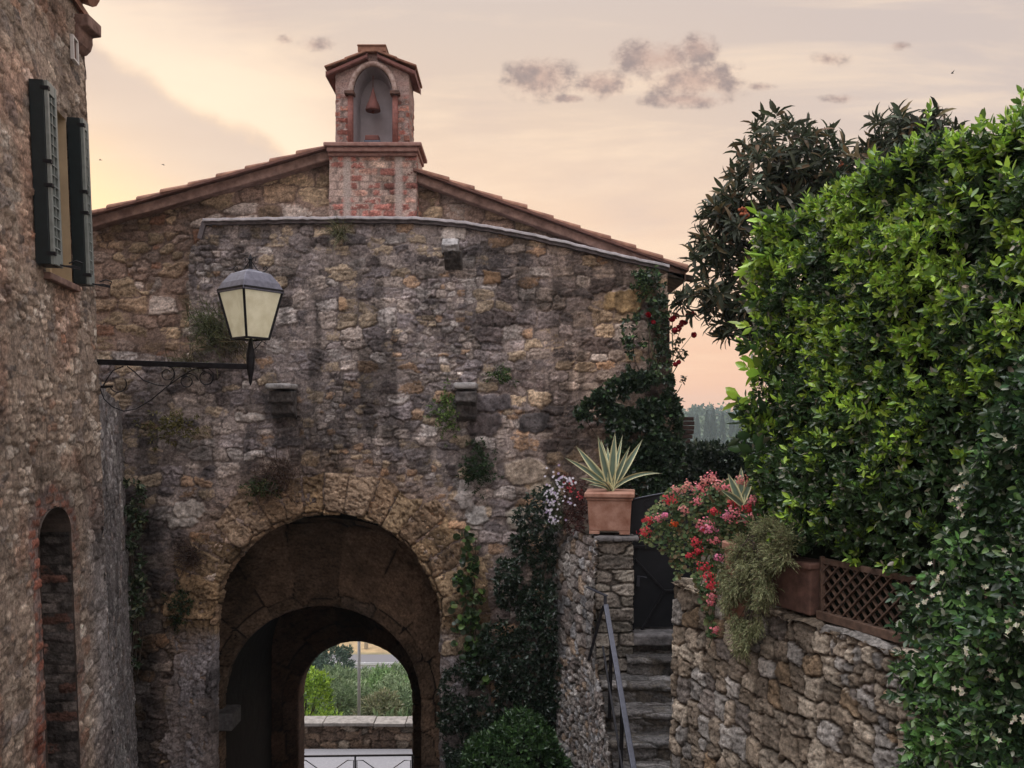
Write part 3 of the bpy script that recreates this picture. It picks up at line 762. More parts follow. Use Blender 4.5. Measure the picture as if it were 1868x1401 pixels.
# moulded brick half columns and hood
M['colb'] = None
for s_ in (-1, 1):
    x = ncx+s_*(nhw+.035); mb = MB()
    mb.tube([(x, BY-.012, nzb), (x, BY-.012, nzs+.02)], .036, 8)
    M['colb'] = M['colb'] or ( mat_simple('column_brick', (.22, .09, .075), .9, var=.35, scale=24, bump=.5)); sub(mb.build('half_column', M['colb'], None, smooth=True))
for s_ in (-1, 1):
    mb = MB(); mb.box((ncx+s_*(nhw+.04), BY-.03, nzs+.035), (.12, .13, .045)); sub(mb.build('capital', M['terra_dark'], None, .008))
mb = MB(); mb.tube([(ncx+(nhw+.035)*math.cos(a), BY-.015, nzs+.05+(bz(122)-nzs-.02)*math.sin(a)) for a in np.linspace(.0, math.pi, 25)], .034, 8)
sub(mb.build('arch_moulding', mat_simple('hood_brick', (.34, .20, .165), .9, var=.4, scale=20, bump=.5, col2=(.5, .40, .36)), None, smooth=True))
# cornice
mb = MB(); mb.box(((bx(597)+bx(768))/2, BY+.22, bz(269)), (bx(768)-bx(597)+.04, .72, .05)); mb.box(((bx(600)+bx(764))/2, BY+.22, bz(277)), (bx(764)-bx(600)+.015, .66, .055)); mb.box(((bx(600)+bx(762))/2, BY+.23, bz(284)), (bx(762)-bx(600), .60, .045))
sub(mb.build('cornice', mat_simple('cornice_brick', (.28, .13, .105), .9, var=.35, scale=14, bump=.5, col2=(.36, .22, .19)), None, .012))
# little tiled roof: flat brick boards, thin tiles over them and a flat ridge tile
mb = MB()
for (a, b) in (((672, 101), (597, 134)), ((690, 101), (759, 132))):
    pa = (bx(a[0]), bz(a[1])); pb = (bx(b[0]), bz(b[1]))
    strip(mb, [pb, pa] if pb[0] < pa[0] else [pa, pb], BY-.085, BY+.54, -.065, -.012)
sub(mb.build('gable_board', mat_simple('board_brick', (.17, .075, .065), .9, var=.3, scale=12, bump=.3), None, .01))
for (a, b) in (((668, 98), (595, 128)), ((692, 98), (761, 126))):
    mb = MB(); pa = np.array((bx(a[0]), bz(a[1]))); pb = np.array((bx(b[0]), bz(b[1])))
    for c in range(4):
        yc = BY-.02+c*.175
        for i in range(2):
            q0 = pb+(pa-pb)*(i*.5); q1 = pb+(pa-pb)*min(1.0, i*.5+.56)
            p0 = Vector((q0[0], yc, q0[1]-.012+.012)); p1 = Vector((q1[0], yc, q1[1]-.012))
            d = (p1-p0).normalized(); R = Matrix((d, Vector((0, 1, 0)), d.cross(Vector((0, 1, 0))))).transposed()
            mb.box((p0+p1)/2, ((p1-p0).length, .17, .028), R)
    sub(mb.build('gable_tiles', M['tile'], None, .008))
mb = MB(); mb.box((bx(680), BY+.22, bz(93)), (bx(706)-bx(655), .60, .085)); mb.box((bx(680), BY+.22, bz(88)), (bx(707)-bx(654), .63, .022))
sub(mb.build('ridge_tile', M['tile'], None, .012))

mb = MB(); bc = (bx(678), BY+.10, bz(197))
mb.lathe(bc, [(.002, -.005), (.070, -.004), (.092, .0), (.094, .012), (.088, .04), (.074, .085), (.050, .135), (.036, .18), (.026, .22), (.016, .245), (.012, .27), (.006, .29)], 20)
mb.tube([(bc[0], bc[1], bc[2]+.28), (bc[0], bc[1], bc[2]+.44)], .005, 6); mb.tube([(bc[0], bc[1], bc[2]+.01), (bc[0], bc[1], bc[2]-.03)], [.012, .018], 8)
tag(mb.build('bell', M['bell'], smooth=True), 'small red bell hanging inside the niche of the brick bell gable', 'bell')
tr = thing('flower_box', 'small dark box with a red clay pot standing at the foot of the bell niche', 'flower box', (bx(679), BY+.05, bz(268)))
mb = MB(); mb.box((bx(679), BY+.06, bz(262)), (.19, .13, .085), None, 1.08); mb.build('box', M['blue'], tr, .006)
mb = MB(); mb.box((bx(678), BY+.06, bz(251)), (.17, .12, .075)); mb.build('pot', M['bell'], tr, .015)

# ------------------------------------------------------------------ left house
HX0, HY0, HT = PX(172, 7.6), 7.6, -.19
BAT = -.040
def hx(y, z): return HX0+HT*(y-HY0)+BAT*(z-1.2)
hnorm = np.array((1.0, .19)); hnorm /= np.linalg.norm(hnorm)
house = thing('stone_house', 'tall rubble stone house with green shuttered window and walled-up arched doorway beside the gate', 'house', (HX0-.2, 6.2, -5.8))
def house_to3(u, v, h):      # u = distance in y
    return hx(u, v)+h*hnorm[0], u+h*hnorm[1], v
def hpy(px, z=0):            # y on the house wall seen at column px
    t = (px-CX)/F; return (HX0-HT*HY0+BAT*(z-1.2))/(t-HT)
wy0, wy1 = 6.38, 6.97
wz0, wz1 = 1.12, 2.52
ny0, ny1 = hpy(80, -2), hpy(137, -2); nz1 = PZ(965, 6.7); nr = (ny1-ny0)/2; nyc = (ny0+ny1)/2
def house_mask(U, V):
    win = (U > wy0) & (U < wy1) & (V > wz0) & (V < wz1)
    nic = (np.abs(U-nyc) < nr) & (V < nz1) | ((U-nyc)**2+((V-nz1)*1.6)**2 < nr*nr) & (V >= nz1)
    return ~win & ~nic
def house_extra(U, V, h, c):
    # brick surround of the walled-up doorway and brick patches
    hb, cb = masonry(U, V, dict(ST_BRICK, seed=655, ma=.03, ml=-.002, pal=[(.34, .145, .10), (.30, .12, .085), (.38, .21, .155)], wt=[2, 2, 1]))
    d = np.maximum(np.abs(U-nyc)-nr, 0); up = np.sqrt((U-nyc)**2+(np.maximum(V-nz1, 0)*1.35)**2)-nr
    q = np.where(V > nz1, up, d)
    m = (1-ss(q+(fbm(U*7, V*7, 3, 33)-.5)*.20, .13, .22))*np.where(U < nyc, 1, .45*ss(V, nz1-.3, nz1)+.35)
    h = lerp(h, hb, m); c = lerp(c, cb, m[..., None])
    pm = ss(fbm(U*1.6+3, V*1.2, 3, 38), .60, .68)*.45
    c = lerp(c, c*np.array((1.12, .80, .70)), pm[..., None])
    # paler, greyer stone on the foot of the wall nearest the gate
    g = ss(U, 6.9, 7.4)*ss(-V, .2, 1.4)
    c = lerp(c, c.mean(-1, keepdims=True)*np.array((1.06, 1.0, 1.02)), (g*.8)[..., None])
    h = h+.05*(fbm(U*.7, V*.7, 3, 39)-.5)
    return h, c
wall_patch('wall', house, 4.6, 7.6, -6.2, 4.45, .0135, ST_HOUSE, house_to3, house_mask, lambda U, V: 1-.42*ss(fbm(U*.9, V*.9, 4, 41), .52, .72), extra=house_extra)
wall_patch('wall_end', house, -.5, 4.62, -6.2, 4.45, .04, ST_HOUSE, house_to3)
# bulk of the house
mb = MB()
cs = [(hx(-.5, 1.2)-.06, -.5), (hx(7.56, 1.2)-.06, 7.56), (-9.5, 8.4), (-9.5, -.5)]
vs = []
for z in (-6.6, 4.4):
    for (x, y) in cs: vs.append((x+(BAT*(z-1.2) if x > -8 else 0)-.42*(1 if (x > -8) else 0), y-(.02 if y > 5 else 0), z))
mb.add(vs, [(0, 1, 2, 3), (7, 6, 5, 4), (0, 4, 5, 1), (1, 5, 6, 2), (2, 6, 7, 3), (3, 7, 4, 0)])
mb.build('wall_core', M['core'], house)
# end wall strip of the corner
wall_patch('corner_return', house, 0, 1.2, -6.2, 4.45, .03, ST_HOUSE, lambda u, v, h: (hx(7.6, v)-u, 7.6+.0*u+h, v), flip=False)
# recessed doorway
def recess(name, y0, y1, z0, zs, arch, depth, mat_side, back):
    pts = [(y1, z0)]
    if arch:
        r = (y1-y0)/2; yc = (y0+y1)/2
        pts += [(yc+r*math.cos(a), zs+r/1.6*math.sin(a)) for a in np.linspace(0, math.pi, 15)]
    else: pts += [(y1, zs), (y0, zs)]
    pts.append((y0, z0)); k = len(pts); vs = []
    for d in (-.01, depth):
        for (y, z) in pts: vs.append((hx(y, z)-d*hnorm[0], y-d*hnorm[1], z))
    mb = MB(); mb.add(vs, [(i, (i+1) % k, k+(i+1) % k, k+i) for i in range(k)]+([tuple(range(k, 2*k))] if back else []))
    return mb.build(name, mat_side, house)
recess('doorway_reveal', ny0, ny1, -6.2, nz1, True, .27, mat_simple('reveal_stone', (.085, .065, .055), .95, var=.4, scale=9, bump=.6, dist=.02), False)
wall_patch('doorway_jamb', house, 0, .265, -6.2, nz1-.02, .012, dict(ST_BRICK, seed=672, sw=.26, rh=.080, warp=.35, ml=-.004, ma=.034, jit=.14, pal=[(.15, .13, .12), (.20, .17, .155), (.21, .11, .085), (.10, .085, .08)], wt=[2, 2, 1.2, 2], mc=(.10, .085, .078)),
           lambda u, v, h: (hx(ny1-.006+0*u, v)-u*hnorm[0], ny1-.006-u*hnorm[1]-np.maximum(h, -.004), v), None, lambda U, V: 1-.45*ss(fbm(U*2, V*1.6, 4, 673), .45, .65))
wall_patch('doorway_infill', house, ny0-.02, ny1+.02, -6.2, nz1+nr*.7, .016, dict(ST_BRICK, seed=670, sw=.30, rh=.085, warp=.3, ml=-.006, ma=.03, jit=.14, pal=[(.13, .115, .11), (.18, .16, .15), (.20, .11, .09), (.09, .08, .075)], wt=[2, 2, 1.3, 2], mc=(.085, .075, .07)),
           lambda u, v, h: (hx(u, v)+(h*.8-.255)*hnorm[0], u+(h*.8-.255)*hnorm[1], v))
win = recess('window', wy0, wy1, wz0, wz1, False, .20, M['reveal'], False)
def hbox(mb, y, z, dy, dz, d0, d1):
    """box on the house wall: centre y,z, from d0 to d1 out of the wall"""
    vs = []
    for d in (d0, d1):
        for (a, b) in ((-1, -1), (1, -1), (1, 1), (-1, 1)):
            yy, zz = y+a*dy/2, z+b*dz/2
            vs.append((hx(yy, zz)+d*hnorm[0], yy+d*hnorm[1], zz))
    mb.add(vs, [(3, 2, 1, 0), (4, 5, 6, 7), (0, 1, 5, 4), (1, 2, 6, 5), (2, 3, 7, 6), (3, 0, 4, 7)])
wc, wzc = (wy0+wy1)/2, (wz0+wz1)/2
mb = MB(); hbox(mb, wc, wzc, wy1-wy0, wz1-wz0, -.20, -.19); o = mb.build('pane', M['glasswin'], win); o.location = (0, 0, 0)
mb = MB()
for q in (wy0+.03, wc, wy1-.03): hbox(mb, q, wzc, .05, wz1-wz0, -.188, -.14)
for q in (wz0+.03, wz1-.03, wzc): hbox(mb, wc, q, wy1-wy0-.1, .045, -.187, -.145)
mb.build('frame', M['reveal'], win, .004)
mb = MB(); hbox(mb, wc, wz0-.03, wy1-wy0+.1, .055, -.18, .06); mb.build('sill', M['verge'], win, .008)
def shutter(yc, w, z0, z1, up):
    # folded pair of leaves standing off the wall: dark edge towards the street, slatted face outwards
    mb = MB()
    hbox(mb, yc-.006, (z0+z1)/2, w, z1-z0, .012, .112)
    sh = mb.build('shutter', M['green'], house, .004)
    mb = MB(); fw = .034
    hbox(mb, yc-w/2+fw/2, (z0+z1)/2, fw, z1-z0, .114, .140); hbox(mb, yc+w/2-fw/2, (z0+z1)/2, fw, z1-z0, .114, .140)
    for z in (z0+.05, z1-.04): hbox(mb, yc, z, w-2*fw, .09, .115, .138)
    mb.build('louvre_frame', M['louvre'], sh, .003)
    mb = MB(); hbox(mb, yc, (z0+z1)/2, w-2*fw, z1-z0-.16, .1125, .118); mb.build('louvre_back', M['green'], sh)
    mb = MB(); n = 15
    for i in range(n):
        z = z0+.10+(z1-z0-.20)*(i+.5)/n
        vs = []
        for (d, zz) in ((.1185, z+.014), (.1185, z+.008), (.140, z-.012), (.140, z-.006)):
            for y in (yc-w/2+fw, yc+w/2-fw): vs.append((hx(y, zz)+d*hnorm[0], y+d*hnorm[1], zz))
        mb.add(vs, [(0, 1, 7, 6), (2, 4, 5, 3), (0, 2, 3, 1), (6, 7, 5, 4), (0, 6, 4, 2), (1, 3, 5, 7)])
    hbox(mb, yc, (z0+z1)/2, .012, z1-z0-.2, .119, .136)
    mb.build('louvre_slats', M['louvre'], sh)
    mb = MB()
    for z in (z0+.08, (z0+z1)/2+.08, (z0+z1)/2-.1, z1-.06):
        mb = MB(); hbox(mb, yc-w/2+.008, z, .035, .028, .09, .150); mb.build('hinge', M['iron'], sh)
    mb = MB()
    for z in (z0+.02,):
        a = Vector((hx(yc+w/2, z)+.13*hnorm[0], yc+w/2+.02, z))
        mb.tube([a, a+Vector((.06, .06, .01)), a+Vector((.10, .09, .0)), a+Vector((.11, .10, .04)), a+Vector((.07, .08, .055)), a+Vector((.03, .05, .03))], .006, 6)
        mb.bar(a-Vector((.02, .12, 0)), a+Vector((.10, .09, -.01)), .012, .012)
    mb.build('latch_hook', M['iron'], sh)
shutter(6.27, .19, 1.15, 2.54, 0)
shutter(7.065, .14, 1.13, 2.55, 0)
# framed vent, eave corbel, gutter and roof edge
mb = MB(); vy, vz = hpy(133, 3.2), PZ(66, 7.0)
for (a, b, dy, dz) in ((0, .10, .14, .02), (0, -.10, .14, .02), (-.06, 0, .02, .18), (.06, 0, .02, .18)): hbox(mb, vy+a, vz+b, dy, dz, .0, .03)
mb.build('vent_frame', M['white'], house, .003)
mb = MB(); hbox(mb, vy, vz, .10, .18, -.01, .012); mb.build('vent_plate', M['terra_dark'], house)
mb = MB(); ey = 7.46; ex = hx(ey, 3.5)
prof = [(-.1, 3.60), (.145, 3.60), (.145, 3.49), (.065, 3.48), (.068, 3.42), (.05, 3.36), (.01, 3.32), (-.1, 3.30)]
n = len(prof); vs = [(ex+a, y, z) for y in (ey-.12, ey+.12) for a, z in prof]
mb.add(vs, [tuple(range(n)), tuple(range(2*n-1, n-1, -1))]+[(i, n+i, n+(i+1) % n, (i+1) % n) for i in range(n)])
mb.build('eave_corbel', M['verge'], house, .012)
mb = MB()
for i in range(14):
    y = 7.42-i*.42; ex = hx(y, 3.8)
    mb.tube([(ex-.5, y, 4.02), (ex+.16, y, 3.80)], [.085, .10], 10)
    mb.tube([(ex-.5, y-.21, 3.99), (ex+.10, y-.21, 3.79)], [.07, .085], 10)
hr = mb.build('roof', M['tile'], house)
mb = MB(); mb.add([(hx(7.55, 3.7)+.04, 7.6, 3.72), (hx(-.5, 3.7)+.04, -.5, 3.72), (-9.5, -.5, 6.2), (-9.5, 8.3, 6.2), (hx(7.55, 3.7)+.04, 7.6, 3.66), (hx(-.5, 3.7)+.04, -.5, 3.66), (-9.5, -.5, 6.1), (-9.5, 8.3, 6.1)],
    [(0, 1, 2, 3), (7, 6, 5, 4), (0, 4, 5, 1), (1, 5, 6, 2), (2, 6, 7, 3), (3, 7, 4, 0)]); mb.build('roof_deck', M['tile'], hr)

# low wall joining the house corner to the gate
lw0 = np.array((HX0+.02, 7.58)); lw1 = np.array((PX(219, GY-.02), GY-.02)); lwd = lw1-lw0; lwL = float(np.linalg.norm(lwd)); lwd = lwd/lwL; lwn = np.array((lwd[1], -lwd[0]))
def low_to3(u, v, h):
    b = -.045*(v-.3)
    return lw0[0]+lwd[0]*u+lwn[0]*(h+b), lw0[1]+lwd[1]*u+lwn[1]*(h+b), v
lw = thing('joining_wall', 'narrow grey rubble wall between the shuttered house and the gate, vine growing at its foot', 'wall', (float(lw0[0]), 7.6, -6))
wall_patch('stonework', lw, -.06, lwL+.1, -6.2, .42, .0145, ST_LOW, low_to3, lambda U, V: V < .34-.10*U+.10*fbm(U*4, U*0, 3, 351),
           lambda U, V: 1-.35*ss(fbm(U*2, V*1.1, 4, 352), .5, .7))
mb = MB(); pA = lw0-lwn*.11; pB = lw1-lwn*.11
mb.add([(*(pA+(0, 0)), -6.4), (*pB, -6.4), (*(pB-(1.5, 0)), -6.4), (*(pA-(1.5, 0)), -6.4), (*pA, .22), (*pB, .0), (*(pB-(1.5, 0)), .0), (*(pA-(1.5, 0)), .22)],
       [(0, 1, 2, 3), (7, 6, 5, 4), (0, 4, 5, 1), (1, 5, 6, 2), (2, 6, 7, 3), (3, 7, 4, 0)]); mb.build('fill', M['core'], lw)

# ------------------------------------------------------------------ wall lantern
LY = 7.6
lamp = thing('wall_lantern', 'four-sided street lantern with cream glass on a black scrolled iron arm, left of the gate', 'street lamp', tuple(P(174, 662, LY)))
lcx = PX(457, LY); kL = F/LY
mb = MB(); mb.bar(P(172, 660, LY), P(455, 669, LY), .045, .050)
arm = mb.build('bracket_arm', M['iron'], lamp, .004)
mb = MB(); mb.bar(P(170, 706, LY), P(206, 705, LY), .02, .022); mb.box(tuple(P(170, 682, LY)), (.03, .06, .34)); mb.build('wall_plate', M['iron'], lamp)
def sp(px, py): return tuple(P(px, py, LY))
def spiral(cx, cy, r, a0, turns, grow=.55, n=26):
    pts = []
    for i in range(n):
        t = i/(n-1); a = a0+turns*2*math.pi*t; rr = r*(1-grow*t)
        pts.append(sp(cx+rr*math.cos(a), cy-rr*math.sin(a)))
    return pts
mb = MB(); t_ = .0055
mb.tube([sp(*p) for p in ((182, 708), (190, 728), (205, 742), (225, 750), (248, 746), (275, 730), (305, 705), (330, 687), (350, 675), (372, 670))], t_, 6)
mb.tube(spiral(305, 682, 14, math.radians(60), -1.1), t_, 6); mb.tube([sp(304, 668), sp(314, 671), sp(319, 681), sp(317, 692), sp(310, 700)], t_, 6)
mb.tube([sp(330, 688), sp(338, 683), sp(346, 681), sp(356, 685), sp(362, 694)], t_, 6); mb.tube(spiral(341, 696, 11, math.radians(90), 1.15, .2), t_, 6)
mb.tube(spiral(377, 690, 13, math.radians(100), 1.1, .25), t_, 6); mb.tube([sp(365, 672), sp(380, 672), sp(389, 680), sp(390, 692), sp(384, 700)], t_, 6)
mb.tube([sp(186, 708), sp(196, 690), sp(206, 676), sp(225, 668)], t_, 6); mb.tube(spiral(216, 700, 16, math.radians(200), .55, .1), t_, 6); mb.tube([sp(232, 668), sp(245, 678), sp(262, 694), sp(285, 702), sp(300, 704)], t_, 6)
mb.build('scrollwork', M['iron'], lamp, smooth=True)
lz = lambda py: PZ(py, LY)
mb = MB()
mb.lathe((lcx, LY, 0), [(.004, lz(703)), (.014, lz(697)), (.022, lz(685)), (.036, lz(672)), (.040, lz(655)), (.040, lz(645)), (.030, lz(636)), (.022, lz(628)), (.018, lz(618))], 12)
mb.build('post', M['iron'], lamp, smooth=True)
# pane geometry: square plan turned 45 degrees so one corner faces the viewer
Rt, Rb = .292, .168; zt, zb = lz(530), lz(618); tw = math.radians(6)
def ringp(R, z): return [Vector((lcx+R*math.sin(tw+math.pi/2*i), LY-R*math.cos(tw+math.pi/2*i), z)) for i in range(4)]
T4, B4 = ringp(Rt, zt), ringp(Rb, zb)
for i in range(4):
    j = (i+1) % 4; mb = MB(); inn = .985
    c = lambda p: Vector((lcx+(p.x-lcx)*inn, LY+(p.y-LY)*inn, p.z))
    q = [c(T4[i]), c(T4[j]), c(B4[j]), c(B4[i])]; c2 = lambda p: Vector((lcx+(p.x-lcx)*.97, LY+(p.y-LY)*.97, p.z)); q2 = [c2(p) for p in q]
    mb.add(q+q2, [(0, 1, 2, 3), (7, 6, 5, 4), (0, 4, 5, 1), (1, 5, 6, 2), (2, 6, 7, 3), (3, 7, 4, 0)])
    mb.build('pane', M['pane'], lamp)
mb = MB()
for i in range(4):
    mb.bar(T4[i], B4[i], .020, .020); mb.bar(B4[i], B4[(i+1) % 4], .022, .02); mb.bar(T4[i], T4[(i+1) % 4], .024, .018)
mb.build('lantern_frame', M['iron'], lamp, .002)
E4, K4, C4 = ringp(.305, lz(532)), ringp(.262, lz(517)), ringp(.185, lz(500)); A4 = ringp(.05, lz(492))
mb = MB()
Eb = ringp(.305, lz(535))
mb.add(Eb+E4+K4+C4+A4, [(3, 2, 1, 0)]+[(r*4+i, r*4+(i+1) % 4, r*4+4+(i+1) % 4, r*4+4+i) for r in range(4) for i in range(4)]+[(16, 17, 18, 19)])
mb.build('lantern_cap', M['cap'], lamp, .004)
mb = MB(); mb.lathe((lcx, LY, 0), [(.02, lz(498)), (.024, lz(492)), (.016, lz(486)), (.016, lz(476)), (.024, lz(473)), (.012, lz(468)), (.004, lz(464))], 10)
for s_ in (-1, 1):
    mb.tube([(lcx+s_*d/kL, LY, lz(y)) for d, y in ((3, 478), (8, 486), (13, 493), (20, 497), (27, 495), (31, 490), (28, 486), (24, 488), (24, 492))], .005, 6)
    mb.tube([(lcx+s_*d/kL, LY, lz(y)) for d, y in ((2, 474), (6, 469), (10, 471), (9, 476))], .005, 6)
mb.build('finial', M['iron'], lamp)
mb = MB(); mb.tube([tuple(sp(487, 628)), tuple(sp(478, 622)), tuple(sp(468, 634)), tuple(sp(460, 640))], .005, 6); mb.build('scroll', M['iron'], lamp)

# ------------------------------------------------------------------ right: stairs, pillar, walls
stw = thing('stair_wall', 'rubble retaining wall left of the stone steps, with a terracotta pot on its end pillar', 'wall', (.9, 8.7, -6))
path = [(.507, 10.0), (.70, 9.35), (.876, 8.70), (.905, 8.2), (.985, 7.2), (1.02, 6.4)]
pd = np.array(path); seg = np.r_[0, np.cumsum(np.hypot(*np.diff(pd, axis=0).T))]
def st_to3(u, v, h):
    x = np.interp(u, seg, pd[:, 0]); y = np.interp(u, seg, pd[:, 1])
    e = .03; tx = np.interp(u+e, seg, pd[:, 0])-np.interp(u-e, seg, pd[:, 0]); ty = np.interp(u+e, seg, pd[:, 1])-np.interp(u-e, seg, pd[:, 1])
    l = np.hypot(tx, ty); nx, ny = ty/l, -tx/l
    b = .04*(-1.3-v)
    return x+nx*(h+b), y+ny*(h+b), v
def st_top(u): 
    y = np.interp(u, seg, pd[:, 1]); return np.where(y > 8.62, -1.285, -2.62-.76*(8.35-y)+.12)
wall_patch('stonework', stw, 0, float(seg[-1]), -6.3, -1.27, .0135, ST_STAIR, st_to3, lambda U, V: V < st_top(U)+.03*(fbm(U*6, U*0, 3, 466)-.5), lambda U, V: 1-.3*ss(fbm(U*1.4, V*1.4, 3, 467), .5, .7), flip=False)
# pillar
px0, px1, pyF, pyB = .876, 1.285, 8.70, 9.15
def pil_to3(u, v, h):
    X = np.where(u < px0, px0-h, np.where(u > px1, px1+h, u)); Y = np.where(u < px0, pyF+(px0-u), np.where(u > px1, pyF+(u-px1), pyF-h)); return X, Y, v
wall_patch('pillar', stw, px0-.02, px1+.44, -3.2, -1.285, .0115, ST_PILLAR, pil_to3)
mb = MB()
pc = [(.62, 10.0), (.80, 9.36), (.97, 8.80), (1.20, 8.80), (1.20, 10.0)]
n = len(pc); mb.add([(x, y, -1.31) for x, y in pc]+[(x, y, -6.4) for x, y in pc], [tuple(range(n))[::-1], tuple(range(n, 2*n))]+[(i, (i+1) % n, n+(i+1) % n, n+i) for i in range(n)])
mb.build('fill', M['soil'], stw)
mb = MB()
for i in range(7):
    mb.box((px0+.06+i*.062+random.uniform(-.01, .01), 8.72+random.uniform(-.02, .02), -1.29), (.085, .14, .05), Matrix.Rotation(random.uniform(-.2, .2), 3, 'Z'))
mb.box((px0+.22, 8.86, -1.295), (.44, .34, .05)); mb.build('pillar_cap', M['stair'], stw, .015)
steps = thing('stone_steps', 'worn grey stone steps climbing between two rubble walls to the black iron gate', 'steps', (1.4, 8.0, -6))
for k in range(-2, 12):
    yf = 8.3-.25*k; z = -2.71-.19*k
    if z < -5.6: break
    nx = 72; X = np.linspace(.90 if k > -1 else 1.2, 1.97, nx)
    prof = np.array([(yf+.34, z), (yf+.04, z-.002), (yf+.012, z-.008), (yf, z-.028), (yf+.006, z-.06), (yf+.030, z-.072), (yf+.035, z-.20), (yf+.035, z-.30)])
    if k == -2: prof[0] = (yf+1.0, z)
    ll = np.r_[0, np.cumsum(np.hypot(*np.diff(prof, axis=0).T))]; t = np.linspace(0, ll[-1], 56)
    UU, VV = np.meshgrid(X, t); hh, cc = masonry(UU, -VV+k*3.3, dict(ST_PILLAR, seed=800+k, sw=.42, rh=.19, ml=-.014, dj=.02, hs=.014, pal=[(.17, .16, .155), (.22, .205, .195), (.12, .11, .105)], wt=[3, 2, 2]))
    YY = np.interp(VV, ll, prof[:, 0])-hh*.8+(fbm(UU*5, VV*0+k, 3, 800+k)-.5)*.06*(VV > .05); ZZ = np.interp(VV, ll, prof[:, 1])+hh*.5+(fbm(UU*4, VV*1.5, 3, 830+k)-.5)*.035
    link('step', grid_mesh('step', UU, YY, ZZ, None, cc), M['stone'], steps)
# a dark landing slab below the gate
mb = MB(); mb.box((1.62, 8.95, -2.37), (.72, .5, .12)); mb.build('landing_slab', M['stair'], steps, .02)

# iron gate
ig = thing('iron_gate', 'black sheet iron garden gate with diagonal braces at the top of the steps', 'gate', (1.28, 8.92, -2.3))
gY = 8.92; ga, gb = PX(1150, gY), PX(1270, gY)
def gtop(x): return PZ(895, gY)-.10+.10*math.sin(min(1, max(0, (x-ga)/(gb-ga)))*math.pi*.5)+.0
prof = [(ga, -2.28)]+[(gb, -2.28)]+[(x, gtop(x)) for x in np.linspace(gb, ga, 12)]
mb = MB(); mb.prism(prof, gY, gY+.012); sheet = mb.build('sheet', M['gate'], ig)
mb = MB(); mb.tube([(x, gY-.004, gtop(x)) for x in np.linspace(ga, gb, 14)], .010, 6); mb.build('top_rail', M['rail'], ig, smooth=True)
mb = MB()
def gp_(px, py): return P(px, py, gY-.012)
mb.bar(gp_(1152, 998), gp_(1262, 997), .02, .032); mb.bar(gp_(1158, 1020), gp_(1212, 1078), .016, .026); mb.bar(gp_(1212, 1079), gp_(1170, 1150), .016, .026); mb.bar(gp_(1211, 1078), gp_(1262, 1078), .016, .026); mb.bar(gp_(1155, 1005), gp_(1155, 1156), .018, .03)
mb.build('brace', M['iron'], ig, .003)
mb = MB(); mb.box(tuple(P(1164, 1060, gY-.02)), (.03, .03, .11)); mb.tube([P(1164, 1052, gY-.03), P(1172, 1052, gY-.05), P(1180, 1054, gY-.05)], .007, 6); mb.build('latch', M['rail'], ig)
fc = bpy.data.curves.new('lettering', 'FONT'); fc.body = 'C.A'; fc.size = .12; fc.extrude = .003
fo = bpy.data.objects.new('lettering_curve', fc); COL.objects.link(fo); bpy.context.view_layer.update()
lm = bpy.data.meshes.new_from_object(fo.evaluated_get(bpy.context.evaluated_depsgraph_get())); bpy.data.objects.remove(fo)
fo = link('lettering', lm, M['iron'], ig)
fo.rotation_euler = (math.pi/2, 0, 0); fo.location = Vector(tuple(P(1172, 925, gY-.006)))-Vector(ig.location)

# handrail
hr_ = thing('handrail', 'dark metal handrail on slanting posts beside the stone steps', 'handrail', (1.0, 8.3, -2.6))
A_ = P(1105, 1103, 8.3); B_ = P(1160, 1425, 6.85)
mb = MB(); mb.bar(A_, B_, .050, .034); mb.bar(P(1072, 1071, 8.68), P(1106, 1087, 8.28), .04, .014); mb.bar(P(1104, 1087, 8.3), P(1104, 1106, 8.3), .032, .032)
mb.build('rail', M['rail'], hr_, .005)
mb = MB(); mb.bar(P(1101, 1105, 8.32), P(1074, 1204, 8.36), .028, .028); mb.build('strut', M['iron'], hr_, .003)
for (t) in (.22, .60, .92):
    q = A_+(B_-A_)*t; mb = MB(); mb.bar(q, (q[0]-.02, q[1]+.0, q[2]-.78), .034, .034); mb.build('post', M['iron'], hr_, .003)
mb = MB(); A2 = A_+np.array((-.03, 0, -.42)); B2 = B_+np.array((-.03, 0, -.42)); mb.bar(A2, B2, .020, .020); mb.build('lower_rail', M['iron'], hr_, .003)

# right wall
RC = np.array((1.43, 7.30)); rd = np.array((.452, -1.0)); rd /= np.linalg.norm(rd); rn = np.array((rd[1], -rd[0]))   # rn points to the street
if rn[0] > 0: rn = -rn
def r_to3(u, v, h):
    b = .03*(-1.46-v)
    # u<0 wraps round the end of the wall (the face towards the steps)
    uu = np.maximum(u, 0); w = np.minimum(u, 0)
    ex, ey = -rn[0], -rn[1]
    x = RC[0]+rd[0]*uu+rn[0]*(h+b)*(u >= 0)+ex*(-w)-rd[0]*h*(u < 0); y = RC[1]+rd[1]*uu+rn[1]*(h+b)*(u >= 0)+ey*(-w)-rd[1]*h*(u < 0)
    return x, y, v
def rw(u, d, z):
    """point on the right wall: u along, d back from the face (m), height z"""
    return np.array((RC[0]+rd[0]*u-rn[0]*d, RC[1]+rd[1]*u-rn[1]*d, z))
def ru(px, d=0.0):           # u on the wall seen at column px
    t = (px-CX)/F; x0 = RC[0]-rn[0]*d; y0 = RC[1]-rn[1]*d
    return (t*y0-x0)/(rd[0]-t*rd[1])
rwall = thing('garden_wall', 'beige rubble garden wall right of the steps, flowers and a hedge along its top', 'wall', (1.43, 7.3, -6))
def r_top(u): return -1.46+.05*(fbm(u*3, u*0, 3, 441)-.5)
wall_patch('stonework', rwall, -.5, 4.6, -6.0, -1.40, .0125, ST_RIGHT, r_to3, lambda U, V: V < r_top(U), lambda U, V: 1-.3*ss(fbm(U*1.2, V*1.2, 3, 442), .5, .72))
